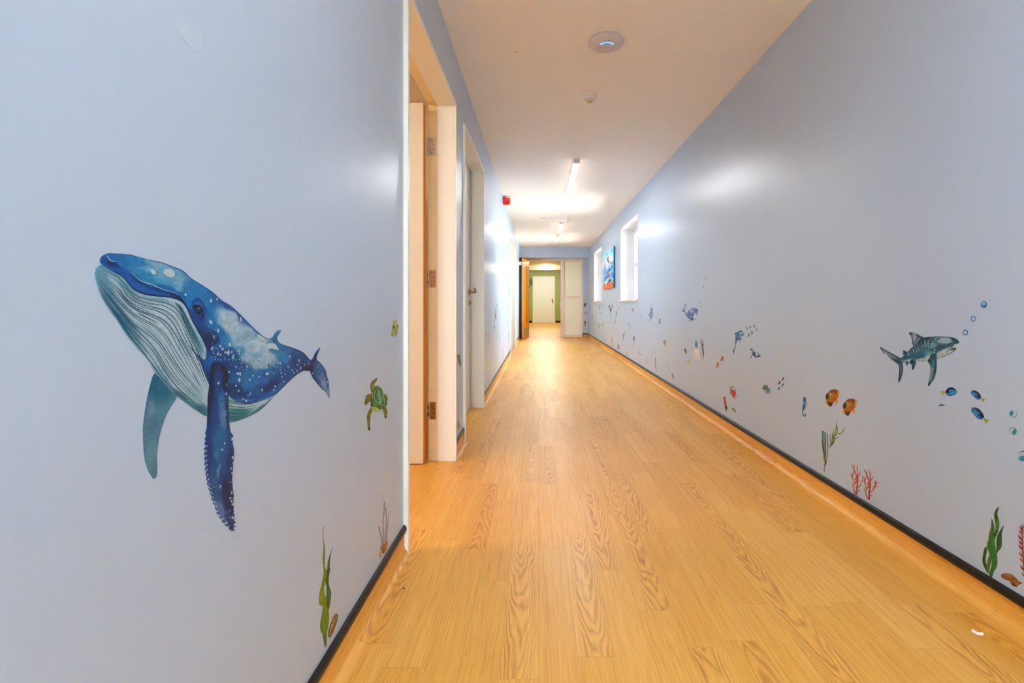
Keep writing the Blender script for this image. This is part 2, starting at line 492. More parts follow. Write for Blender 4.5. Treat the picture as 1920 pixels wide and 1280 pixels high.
# ------------------------------------------------------------------ doors
XI = -0.581          # where the lining steps back to the door rebate
def frame(r, y0, y1, zt, raw=False):
    xb = -XL - WT
    org = (-XL, y0, 0)
    bm = boxes((XI, -XL, y0 - JT, y0, 0.0, zt + JT), (XI, -XL, y1, y1 + JT, 0.0, zt + JT), (XI, -XL, y0, y1, zt, zt + JT))
    obj('lining', bm, M['cream'], r, org, bevel=0.0015)
    rb = 0.012
    bm = boxes((xb, XI, y0 - JT, y0 - rb, 0, zt + JT), (xb, XI, y1 + rb, y1 + JT, 0, zt + JT), (xb, XI, y0 - rb, y1 + rb, zt + rb, zt + JT))
    obj('rebate', bm, M['cream_raw'] if raw else M['cream'], r, org)
    bm = boxes((-XL, -XL + 0.017, y0 - T, y0, 0.0, zt + T), (-XL, -XL + 0.017, y1, y1 + T, 0.0, zt + T), (-XL, -XL + 0.017, y0, y1, zt, zt + T))
    obj('architrave', bm, M['cream'], r, org, bevel=0.002)

def hinge(parent, y, z, plate, name='hinge'):
    bm = boxes((-0.625, -0.592, y - 0.003, y, z - 0.05, z + 0.05))
    h = obj(name, bm, plate, parent, (-0.61, y, z), bevel=0.002)
    for k in range(5):
        z0 = z - 0.05 + k * 0.02
        kb = lathe(bmesh.new(), [(0, z0 + .001), (0.0062, z0 + .001), (0.0062, z0 + 0.019), (0, z0 + 0.019)], (-0.6345, y - 0.008, 0), 'z', 14)
        obj('knuckle', kb, M['silver'] if k % 2 == 0 else plate, h, (-0.6345, y - 0.008, z0), smooth=True)
    for k, (dx, dz) in enumerate(((-0.006, 0.034), (0.006, 0.011), (0.006, -0.013), (-0.006, -0.036))):
        sb = lathe(bmesh.new(), [(0, 0), (0.0036, 0), (0.0034, 0.0012), (0, 0.0012)], (-0.608 + dx, y - 0.0042, z + dz), 'y', 12)
        obj('screw', sb, M['dark'], h, (-0.608 + dx, y - 0.004, z + dz))

# door_1: standing open into the side room
y0, y1, zt = DOORS[0]
d1 = empty('door_1', (-XL, y0, 0)); tag(d1, kind='structure')
frame(d1, y0, y1, zt, True)
lf = obj('leaf', boxes((-1.545, -0.647, 2.600, 2.644, 0.006, 2.028)), M['cream'], d1, (-0.64, 2.62, 0), bevel=0.0015)
obj('leaf_edge', boxes((-0.647, -0.6445, 2.601, 2.643, 0.008, 2.026)), M['edge_wood'], lf, (-0.64, 2.62, 0))
for z, m_ in ((1.805, M['silver']), (1.046, M['copper']), (0.2875, M['bronze'])): hinge(d1, y1 + 0.012, z, m_)
cl = obj('door_closer', boxes((-1.25, -1.02, 2.565, 2.600, 1.93, 1.99)), M['silver'], lf, (-1.1, 2.59, 1.96), bevel=0.006)
ab = tube(bmesh.new(), [(-1.10, 2.58, 1.995), (-1.10, 2.58, 2.012), (-0.90, 2.30, 2.020), (-0.70, 2.10, 2.024)], 0.006, 8)
obj('closer_arm', ab, M['brass'], cl, (-1.1, 2.58, 1.995))
tb = tube(bmesh.new(), [(-0.700, 2.02, 2.045), (-0.700, 1.97, 2.045)], 0.006, 8)
st_ = obj('stay_bracket', boxes((-0.632, -0.600, 2.02, 2.085, 2.037, 2.0475)), M['bronze'], d1, (-0.62, 2.05, 2.04))

def closed_leaf(r, y0, y1, zt, handle_y):
    lf = obj('leaf', boxes((-XL - WT - 0.0, -0.594, y0 - 0.009, y1 - 0.005, 0.006, zt + 0.009)), M['cream'], r, (-0.6, y0, 0), bevel=0.0012)
    z = 1.000
    hb = lathe(bmesh.new(), [(0, 0), (0.026, 0), (0.026, 0.006), (0.022, 0.009), (0, 0.009)], (-0.594, handle_y, z), 'x', 28)
    h = obj('rose', hb, M['brass'], lf, (-0.594, handle_y, z), smooth=True)
    lv = tube(bmesh.new(), [(-0.588, handle_y, z), (-0.545, handle_y, z), (-0.534, handle_y - 0.010, z + .002), (-0.531, handle_y - 0.05, z + 0.010), (-0.530, handle_y - 0.105, z + 0.028)], [0.009, 0.009, 0.0095, 0.009, 0.008], 12)
    obj('lever_handle', lv, M['brass'], h, (-0.588, handle_y, z), smooth=True)
    kb = lathe(bmesh.new(), [(0, 0), (0.019, 0), (0.018, 0.006), (0.010, 0.007), (0.009, 0.018), (0, 0.018)], (-0.594, handle_y, z - 0.092), 'x', 24)
    obj('thumb_turn', kb, M['brass'], lf, (-0.594, handle_y, z - 0.092), smooth=True)
    return lf
for i in (1, 2, 3):
    y0, y1, zt = DOORS[i]
    r = empty('door_%d' % (i + 1), (-XL, y0, 0)); tag(r, kind='structure')
    frame(r, y0, y1, zt)
    closed_leaf(r, y0, y1, zt, y1 - 0.07)
    if i == 1:
        obj('bare_wood_foot', boxes((-XL + 0.0005, -XL + 0.010, y0 - T - 0.0015, y0 - T + 0.001, 0.0, 0.085)), M['edge_wood'], r, (-XL, y0, 0))

# door_5: glazed end partition with the orange leaf standing open
d5 = empty('door_5', (-XL, YE, 0)); tag(d5, kind='structure')
def ex(px, y=YE): return (px - CX) / F * y
hz = 2.050   # underside of head
xl_, xm0, xm1, xp0, xp1, xe = -0.262, ex(1051.2), ex(1056.5), ex(1058), ex(1089.5), NX
fy0, fy1 = YE - 0.005, YE + 0.10
obj('frame_head', boxes((-XL, xe, fy0, fy1, hz, 2.096)), M['pinkwhite'], d5, (0, YE, hz), bevel=0.004)
obj('frame_jamb', boxes((-XL, xl_, fy0 + .02, fy1, 0, hz)), M['pinkwhite'], d5, (-XL, YE, 0), bevel=0.004)
obj('frame_mullion', boxes((xm0, xm1 + 0.02, fy0, fy1, 0, hz)), M['pinkwhite'], d5, (xm0, YE, 0), bevel=0.006)
sp = obj('side_panel_frame', boxes((xm1 + 0.02, xp0 + .022, YE + .02, YE + .075, 0, hz), (xp1, xe, YE + .005, YE + .075, 0, hz),
     (xp0 + .022, xp1, YE + .01, YE + .075, 0.0, 0.055), (xp0 + .022, xp1, YE + .01, YE + .075, 1.055, 1.105), (xp0 + .022, xp1, YE + .01, YE + .075, 2.02, hz)), M['pinkwhite'], d5, (xm1, YE, 0), bevel=0.004)
obj('frosted_pane', boxes((xp0 + .02, xp1, YE + .035, YE + .045, 0.053, 1.057)), M['frosted'], sp, (xp0, YE, 0.05))
obj('frosted_pane', boxes((xp0 + .02, xp1, YE + .035, YE + .045, 1.103, 2.022)), M['frosted'], sp, (xp0, YE, 1.1))
obj('strike_latch', boxes((xm0 - 0.022, xm0, YE - 0.0, YE + 0.03, 0.80, 0.93)), M['white_plastic'], d5, (xm0, YE, 0.86), bevel=0.004)
# orange leaf built in its own frame: hinge at origin, running along local -y
hx, hy = -0.2586, YE - 0.012
nx_, ny_ = -0.4236, 11.67
ang = math.atan2(nx_ - hx, -(ny_ - hy))
LW = math.hypot(nx_ - hx, ny_ - hy)
leaf = empty('leaf', (0, 0, 0), d5); leaf.location = Vector((hx, hy, 0)) - d5.location
leaf.rotation_euler = (0, 0, ang)
# rotation so that local -y points at the near edge
d_ = Vector((nx_ - hx, ny_ - hy)).normalized()
leaf.rotation_euler = (0, 0, math.atan2(d_.y, d_.x) + math.pi / 2)
def lobj(name, bm, m, par=None, **kw):
    me = bpy.data.meshes.new(name); bmesh.ops.recalc_face_normals(bm, faces=bm.faces); bm.to_mesh(me); bm.free(); me.materials.append(m)
    o = bpy.data.objects.new(name, me); COL.objects.link(o); o.parent = par or leaf
    if kw.get('bevel'):
        md = o.modifiers.new('bevel', 'BEVEL'); md.width = kw['bevel']; md.segments = 2; md.limit_method = 'ANGLE'
    return o
TH = 0.052
leaf_kids = []
lobj('door_panel', boxes((-TH, 0, -LW + 0.001, 0, 0.008, 2.060)), M['orange'])
lobj('dark_edge', boxes((-TH - 0.002, -0.001, -LW - 0.004, -LW + 0.0008, 0.008, 2.062)), M['black'])
lobj('dark_backing', boxes((-TH - 0.020, -TH, -LW - 0.003, -0.01, 0.008, 2.058)), M['black'])
lobj('vision_slot', boxes((-0.001, 0.004, -0.34, -0.23, 0.42, 1.86)), M['orange_dark'], bevel=0.001)
lobj('kick_plate', boxes((0.0, 0.004, -0.62, -0.05, 0.09, 0.26)), M['silver'], bevel=0.001)
lobj('pull_plate', boxes((0.0, 0.004, -0.66, -0.60, 1.10, 1.42)), M['silver'], bevel=0.001)
lobj('lever_bar', tube(bmesh.new(), [(-TH - 0.08, -LW + 0.09, 1.035), (0.06, -LW + 0.09, 1.035), (0.065, -LW + 0.12, 1.035), (0.065, -LW + 0.30, 1.035)], 0.011, 10), M['silver'])
lobj('closer_body', boxes((-TH - 0.062, -0.012, -LW - 0.012, -LW + 0.0, 1.865, 1.955), (-TH - 0.062, -TH - 0.021, -LW, -LW + 0.28, 1.865, 1.955)), M['cream'], bevel=0.008)
lobj('closer_arm', tube(bmesh.new(), [(0.02, -0.45, 2.068), (0.20, -0.25, 2.075), (0.33, -0.02, 2.078)], 0.008, 8), M['bronze'])

# door_6: white door at the end of the green room
d6 = empty('door_6', (-0.29, GY, 0)); tag(d6, kind='structure')
def gx(px): return (px - CX) / F * GY
a0, a1 = gx(998.6), gx(1040.6)
bt = CZ + (CY - 517.6) * GY / F
obj('frame', boxes((a0, a0 + 0.065, GY - 0.03, GY, 0, bt), (a1 - 0.065, a1, GY - 0.03, GY, 0, bt), (a0 + .065, a1 - .065, GY - 0.03, GY, bt - 0.055, bt)), M['white_door'], d6, (a0, GY, 0), bevel=0.006)
lf = obj('leaf', boxes((a0 + 0.065, a1 - 0.065, GY - 0.012, GY, 0.008, bt - 0.055)), M['white_door'], d6, (a0, GY, 0))
hb = tube(bmesh.new(), [(gx(1036.0), GY - 0.012, 1.05), (gx(1036.0), GY - 0.06, 1.05), (gx(1032.5), GY - 0.065, 1.05)], 0.012, 10)
box(hb, gx(1035.4), gx(1037.2), GY - 0.016, GY - 0.012, 0.90, 1.12)
obj('lever_handle', hb, M['bronze'], lf, (gx(1036), GY, 1.05))

# ------------------------------------------------------------------ fittings
def ceil_y(py, drop=0.0): return F * (ZC - drop - CZ) / (CY - py)

def tube_light(cx, y0, y1, label, unlit=0.0):
    r = empty('ceiling_light', (cx, y0, ZC))
    tag(r, label, 'light', 'tube lights on the corridor ceiling')
    obj('housing', boxes((cx - 0.033, cx + 0.033, y0, y1, ZC - 0.030, ZC)), M['white_plastic'], r, (cx, y0, ZC), bevel=0.003)
    def trough(ya, yb, m, nm):
        lit = m is M['tube']
        q = obj(nm, boxes((cx - 0.031, cx + 0.031, ya, yb, ZC - 0.052, ZC - 0.030)), M['tube_side'] if lit else m, r, (cx, ya, ZC - 0.03), bevel=0.004)
        if lit: obj('light_panel', boxes((cx - 0.026, cx + 0.026, ya + .002, yb - .002, ZC - 0.0535, ZC - 0.052)), m, q, (cx, ya, ZC - 0.053))
    e = 0.03
    trough(y0, y0 + e, M['tube_end'], 'end_cap')
    trough(y0 + e, y1 - e - unlit, M['tube'], 'diffuser')
    trough(y1 - e - unlit, y1, M['tube_end'], 'end_cap')
    return r
tube_light(0.385, 4.70, 6.15, 'lit white tube light on the ceiling, nearest and largest in view')
tube_light(0.405, 8.32, 9.95, 'smaller lit tube light further down the corridor ceiling, behind the white emergency box', 0.55)
tube_light(0.40, -0.75, 0.75, 'added unseen tube light on the ceiling just above the viewer')  # out-of-view tube added to light the near walls and ceiling

# wifi access point
ay = 2.60; axx = (1138.5 - CX) / F * 2.56
r = empty('access_point', (axx, ay, ZC)); tag(r, 'round white wireless access point with a blue light ring on the ceiling', 'access point')
obj('dome', lathe(bmesh.new(), [(0, 0), (0.092, 0), (0.098, -0.006), (0.101, -0.012), (0.092, -0.021), (0.074, -0.028), (0.052, -0.0325), (0.044, -0.034), (0, -0.034)], (axx, ay, ZC), 'z', 64), M['grey_plastic'], r, (axx, ay, ZC), smooth=True)
def ring_arc(c, R_, rr, a0, a1, n=40):
    pts = [(c[0] + R_ * math.cos(a0 + (a1 - a0) * k / n), c[1] + R_ * math.sin(a0 + (a1 - a0) * k / n), c[2]) for k in range(n + 1)]
    return tube(bmesh.new(), pts, rr, 8)
obj('light_ring', ring_arc((axx, ay, ZC - 0.0335), 0.0445, 0.0022, math.radians(215), math.radians(325)), M['led'], r, (axx, ay, ZC - 0.033), smooth=True)
obj('groove_ring', ring_arc((axx, ay, ZC - 0.0332), 0.0445, 0.0012, math.radians(-35), math.radians(215)), simple('groove_plum', (150, 120, 140), 0.5), r, (axx, ay, ZC - 0.033), smooth=True)
obj('centre_cap', lathe(bmesh.new(), [(0, -0.030), (0.042, -0.030), (0.042, -0.0355), (0.039, -0.0375), (0, -0.0375)], (axx, ay, ZC), 'z', 48), M['grey_plastic'], r, (axx, ay, ZC - 0.036), smooth=True)
obj('logo_mark', ring_arc((axx, ay + 0.001, ZC - 0.0378), 0.0075, 0.0009, math.radians(0), math.radians(180), 16), simple('mark_grey', (150, 126, 128), 0.5), r, (axx, ay, ZC - 0.037))
obj('small_mark', boxes((axx + 0.001, axx + 0.013, ay - 0.062, ay - 0.058, ZC - 0.0325, ZC - 0.0295)), M['bronze'], r, (axx, ay + .06, ZC - 0.03))

# smoke detectors
def smoke(x, y, s, label):
    r = empty('smoke_detector', (x, y, ZC)); tag(r, label, 'smoke detector', 'smoke detectors on the corridor ceiling')
    obj('base', lathe(bmesh.new(), [(0, 0), (0.050 * s, 0), (0.050 * s, -0.012), (0.047 * s, -0.020), (0, -0.020)], (x, y, ZC), 'z', 40), M['white_plastic'], r, (x, y, ZC), smooth=True)
    obj('sensing_head', lathe(bmesh.new(), [(0, -0.018), (0.043 * s, -0.020), (0.040 * s, -0.030), (0.027 * s, -0.044), (0.018 * s, -0.046), (0, -0.046)], (x, y, ZC), 'z', 40), M['white_plastic'], r, (x, y, ZC - .02), smooth=True)
    for k in range(10):
        a = 2 * math.pi * (k + .5) / 10
        bm = boxes((-0.003, 0.003, 0.0275, 0.0375, -0.041, -0.029))
        for v in bm.verts:
            if v.co.z < -0.035: v.co.y -= 0.006
        bmesh.ops.rotate(bm, verts=bm.verts, cent=(0, 0, 0), matrix=Matrix.Rotation(a, 3, 'Z'))
        bmesh.ops.translate(bm, verts=bm.verts, vec=(x, y, ZC))
        obj('vent_slot', bm, M['black'], r, (x, y, ZC - .035))
    obj('chamber_cap', lathe(bmesh.new(), [(0, -0.046), (0.019 * s, -0.046), (0.017 * s, -0.054), (0, -0.054)], (x, y, ZC), 'z', 30), M['beige_plastic'], r, (x, y, ZC - .046), smooth=True)
smoke(0.362, 3.27, 1.0, 'white smoke detector on the ceiling between the access point and the tube light')
smoke(0.365, 11.0, 1.1, 'small white smoke detector on the ceiling near the far bulkhead')

# emergency luminaire box
ey = 7.90; ex0, ex1 = (1026.5 - CX) / F * ey, (1063.5 - CX) / F * ey
r = empty('emergency_light', ((ex0 + ex1) / 2, ey, ZC)); tag(r, 'white rectangular emergency light box across the ceiling, before the smaller tube light', 'emergency light')
obj('body', boxes((ex0, ex1, ey, ey + 0.09, ZC - 0.045, ZC)), M['white_plastic'], r, (ex0, ey, ZC), bevel=0.004)
obj('lens', boxes((ex0 + .006, ex1 - .006, ey + 0.005, ey + 0.085, ZC - 0.082, ZC - 0.045)), M['pinkwhite'], r, (ex0, ey, ZC - .05), bevel=0.006)
obj('indicator', boxes((ex0 + 0.03, ex0 + 0.075, ey - 0.002, ey, ZC - 0.032, ZC - 0.018)), simple('indicator_grey', (196, 178, 176), 0.5), r, (ex0, ey, ZC - .025))
obj('feed_cable', tube(bmesh.new(), [(ex0, ey + .04, ZC - .012), (ex0 - 0.08, ey + .05, ZC - .006), (ex0 - 0.13, ey + .07, ZC - 0.001)], 0.005, 8), simple('feed_cable_pink', (214, 182, 176), 0.5), r, (ex0, ey, ZC))

# red fire sounder
sy, sz = 6.40, 2.312
r = empty('fire_alarm_sounder', (-XL, sy, sz)); tag(r, 'red fire alarm sounder high on the left wall', 'alarm sounder')
obj('back_box', boxes((-XL, -XL + 0.045, sy - 0.048, sy + 0.048, sz - 0.048, sz + 0.048)), M['red'], r, (-XL, sy, sz), bevel=0.008)
obj('horn', lathe(bmesh.new(), [(0, 0.04), (0.047, 0.04), (0.047, 0.078), (0.042, 0.092), (0.03, 0.100), (0, 0.102)], (-XL, sy, sz), 'x', 36), M['red'], r, (-XL + .04, sy, sz), smooth=True)
obj('cable_gland', tube(bmesh.new(), [(-XL + 0.022, sy, sz + 0.046), (-XL + 0.012, sy, ZC - 0.004)], [0.012, 0.006], 10), simple('dark_red_gland', (150, 20, 24), 0.4), r, (-XL + .02, sy, sz + .05), smooth=True)
obj('drain_plug', lathe(bmesh.new(), [(0, -0.056), (0.007, -0.056), (0.007, -0.046), (0, -0.046)], (-XL + 0.055, sy, sz), 'z', 12), simple('plug_red', (170, 12, 16), 0.4), r, (-XL + .05, sy, sz - .05))
for dx, dz in ((0.05, 0.018), (0.088, 0.018)):  # small white discs that paint highlights onto the red horn
    obj('painted_glint', lathe(bmesh.new(), [(0, -0.049), (0.004, -0.049), (0.004, -0.045), (0, -0.045)], (-XL + dx, sy, sz + dz), 'y', 10), M['white_plastic'], r, (-XL + dx, sy - .047, sz + dz))

# double socket on the right wall
r = empty('wall_socket', (XR, 3.858, 0.482)); tag(r, 'white double power socket with switches on the right wall, beside the pink jellyfish sticker', 'socket')
y0_, y1_ = 3.785, 3.932
obj('face_plate', boxes((XR - 0.012, XR, y0_, y1_, 0.439, 0.525)), M['white_plastic'], r, (XR, 3.858, 0.482), bevel=0.003)
for yy in (y0_ + 0.037, y1_ - 0.037):
    pb = boxes((XR - 0.0128, XR - 0.012, yy - 0.003, yy + 0.003, 0.482, 0.490), (XR - 0.0128, XR - 0.012, yy - 0.015, yy - 0.008, 0.460, 0.465), (XR - 0.0128, XR - 0.012, yy + 0.008, yy + 0.015, 0.460, 0.465))
    obj('pin_holes', pb, M['dark'], r, (XR, yy, 0.475))
    obj('rocker_switch', boxes((XR - 0.017, XR - 0.012, yy + (0.02 if yy > 3.858 else -0.03), yy + (0.03 if yy > 3.858 else -0.02), 0.494, 0.514)), M['white_plastic'], r, (XR, yy, 0.505), bevel=0.001)

# bright fitting in the green room + unseen tube nearer, added to brighten the room
gy_ = 17.9
r = empty('spot_lamp', (0.30, gy_, 2.30)); tag(r, 'small glaring round lamp on the beam in the green room', 'lamp')
obj('lamp_body', lathe(bmesh.new(), [(0, 0), (0.052, 0), (0.052, 0.05), (0, 0.05)], (0.30, 17.95, 2.27), 'y', 24), M['white_plastic'], r, (0.30, 17.95, 2.27), smooth=True)
obj('bulb', lathe(bmesh.new(), [(0, -0.05), (0.03, -0.04), (0.05, -0.015), (0.05, 0.0), (0, 0.0)], (0.30, 17.95, 2.27), 'y', 24), emission('spot_bulb', (255, 250, 225), 60.0), r, (0.30, 17.9, 2.27), smooth=True)
r = empty('ceiling_light', (0.1, 15.3, ZC)); tag(r, 'added tube light on the green room ceiling, hidden above the door head', 'light')
M['added_green_tube'] = emission('added_green_room_tube', (255, 252, 244), 15.0)
obj('diffuser', boxes((-0.5, 1.0, 15.0, 15.12, ZC - 0.05, ZC - 0.0)), M['added_green_tube'], r, (0.1, 15.3, ZC))
r = empty('ceiling_light', (0.1, 19.9, ZC)); tag(r, 'added tube light on the green room ceiling, hidden behind the cream beam', 'light')  # second unseen tube added for the green room's brightness
obj('diffuser', boxes((-0.5, 1.0, 19.9, 19.98, ZC - 0.03, ZC - 0.0)), M['added_green_tube'], r, (0.1, 19.9, ZC))
# unseen lamp added to brighten the side room
r = empty('ceiling_light', (-2.0, 1.6, ZC)); tag(r, 'added round ceiling lamp inside the side room, out of view behind the open door', 'light')
obj('diffuser', lathe(bmesh.new(), [(0, -0.05), (0.10, -0.045), (0.14, -0.02), (0.14, 0)], (-2.0, 1.6, ZC), 'z', 32), emission('added_side_room_lamp', (255, 236, 205), 26.0), r, (-2.0, 1.6, ZC), smooth=True)

# debris on the floor
def fleck(name, x, y, s, c, label, h=0.002, shape=None):
    bm = bmesh.new()
    pts = shape or [(-1, -.3), (-.3, -.9), (.7, -.6), (1, .2), (.2, .8), (-.7, .6)]
    lo = [bm.verts.new((x + a * s, y + b_ * s, 0.0003)) for a, b_ in pts]
    hi = [bm.verts.new((x + a * s * .9, y + b_ * s * .9, h * (0.6 + 0.5 * (i % 2)))) for i, (a, b_) in enumerate(pts)]
    bm.faces.new(lo[::-1]); bm.faces.new(hi)
    for i in range(len(pts)): bm.faces.new((lo[i], lo[(i + 1) % len(pts)], hi[(i + 1) % len(pts)], hi[i]))
    o = obj(name, bm, simple(name + '_surface', c, 0.6), origin=(x, y, 0)); tag(o, label, 'debris', {'paint_chip': 'white paint chips on the floor', 'dark_speck': 'dark specks on the floor'}.get(name))
fleck('paper_scrap', 1.203, 1.273, 0.011, (240, 238, 240), 'small curled white paper scrap on the floor near the right wall', 0.006, [(-.9, .7), (-.3, .9), (.1, -.2), (1.1, -.6), (.4, -.8), (-.6, -.5)])
fleck('dark_speck', -0.428, 1.473, 0.0032, (40, 26, 14), 'dark round speck on the floor beside the left skirting', 0.002)
fleck('paint_chip', -0.0186, 1.618, 0.0022, (225, 226, 232), 'tiny white chip in the middle of the floor, further of the centre pair')
fleck('paint_chip', -0.0100, 1.459, 0.0022, (205, 210, 214), 'tiny pale chip in the middle of the floor, nearer of the centre pair')
fleck('paint_chip', -0.148, 1.170, 0.0018, (222, 224, 226), 'tiny white chip on the floor at the bottom of the view')
fleck('paint_chip', -0.552, 2.560, 0.0060, (232, 230, 226), 'white paint crumb on the threshold of the open door')
fleck('dark_speck', -0.50, 3.55, 0.006, (90, 60, 20), 'dark crumb on the floor before the second door')
bm = lathe(bmesh.new(), [(0, 0), (0.006, 0), (0.005, -0.005), (0, -0.006)], (-0.131, 2.71, ZC), 'z', 14)
tag(obj('ceiling_screw', bm, M['beige_plastic'], origin=(-0.131, 2.71, ZC)), 'tiny capped screw head on the ceiling left of the access point', 'screw')
# ------------------------------------------------------------------ printed wall stickers
def crop(ox, oy, s):
    """points read at scale s in a cut-out of the photo that starts at (ox, oy)"""
    return lambda *p: [(ox + x / s, oy + y / s) for x, y in p]

def wall_point(side, px, py, lift=0.0):
    if side == 'L':
        y = F * XL / (CX - px); return Vector((-XL + lift, y, CZ + (CY - py) * y / F))
    if side == 'R':
        y = F * XR / (px - CX); return Vector((XR - lift, y, CZ + (CY - py) * y / F))
    y = YE if side == 'E' else GY
    return Vector(((px - CX) / F * y, y - lift, CZ + (CY - py) * y / F))

def smooth_pts(pts, closed=True, n=6):
    P = np.array(pts, float); N = len(P); out = []
    rng_ = range(N if closed else N - 1)
    for i in rng_:
        p0 = P[(i - 1) % N] if closed or i > 0 else P[0]
        p1 = P[i]; p2 = P[(i + 1) % N]
        p3 = P[(i + 2) % N] if closed or i + 2 < N else P[-1]
        # centripetal-ish: damp tangents on uneven spacing
        d01 = max(np.linalg.norm(p1 - p0), 1e-6); d12 = max(np.linalg.norm(p2 - p1), 1e-6); d23 = max(np.linalg.norm(p3 - p2), 1e-6)
        m1 = (p2 - p0) / (d01 + d12) * d12 if (closed or i > 0) else (p2 - p1)
        m2 = (p3 - p1) / (d12 + d23) * d12 if (closed or i + 2 < N) else (p2 - p1)
        for k in range(n):
            t = k / n
            out.append((2*t**3 - 3*t**2 + 1) * p1 + (t**3 - 2*t**2 + t) * m1 + (-2*t**3 + 3*t**2) * p2 + (t**3 - t**2) * m2)
    if not closed: out.append(P[-1])
    return np.array(out)

def in_poly(P, X, Y):
    ins = np.zeros(X.shape, bool); n = len(P); j = n - 1
    for i in range(n):
        xi, yi, xj, yj = P[i][0], P[i][1], P[j][0], P[j][1]
        if yi != yj:
            ins ^= ((yi > Y) != (yj > Y)) & (X < (xj - xi) * (Y - yi) / (yj - yi) + xi)
        j = i
    return ins

def vnoise(X, Y, seed=0):
    def h(i, j):
        n = np.sin(i * 127.1 + j * 311.7 + seed * 74.7) * 43758.5453
        return n - np.floor(n)
    xi, yi = np.floor(X), np.floor(Y); xf, yf = X - xi, Y - yi
    u, v = xf * xf * (3 - 2 * xf), yf * yf * (3 - 2 * yf)
    return (h(xi, yi) * (1 - u) + h(xi + 1, yi) * u) * (1 - v) + (h(xi, yi + 1) * (1 - u) + h(xi + 1, yi + 1) * u) * v
def fbm(X, Y, seed=0, o=3):
    a, s, t = 0.5, 0, 0
    for k in range(o):
        s = s + a * vnoise(X * 2**k, Y * 2**k, seed + k); t += a; a *= .5
    return s / t

INK = np.array([0.72, 0.89, 0.94])
def paint(base, blobs=(), warp=0.0, wscale=12.0, grain=0.0, gscale=4.0, seed=1):
    """watercolour wash: base colour, soft elliptical blobs (x, y, rx, ry, degrees, colour, strength[, softness]) and mottling"""
    def f(P):
        X, Y = P[:, 0].copy(), P[:, 1].copy()
        if warp:
            wx = (fbm(P[:, 0] / wscale, P[:, 1] / wscale, seed) - .5) * 2 * warp
            wy = (fbm(P[:, 0] / wscale, P[:, 1] / wscale, seed + 9) - .5) * 2 * warp
            X += wx; Y += wy
        C = np.tile(np.array(base, float), (len(P), 1))
        for b_ in blobs:
            x, y, rx, ry, dg, c, s = b_[:7]; soft = b_[7] if len(b_) > 7 else 0.6
            t = math.radians(dg); dx, dy = X - x, Y - y
            u = (dx * math.cos(t) + dy * math.sin(t)) / rx; v = (-dx * math.sin(t) + dy * math.cos(t)) / ry
            r = np.sqrt(u * u + v * v)
            w = np.clip((1 + soft / 2 - r) / soft, 0, 1); w = w * w * (3 - 2 * w) * s
            C = C * (1 - w[:, None]) + np.array(c, float) * w[:, None]
        if grain:
            g = (fbm(P[:, 0] / gscale, P[:, 1] / gscale, seed + 20) - .5) * 2 * grain
            C = C * (1 + g[:, None])
        return np.clip(C, 0, 255)
    return f

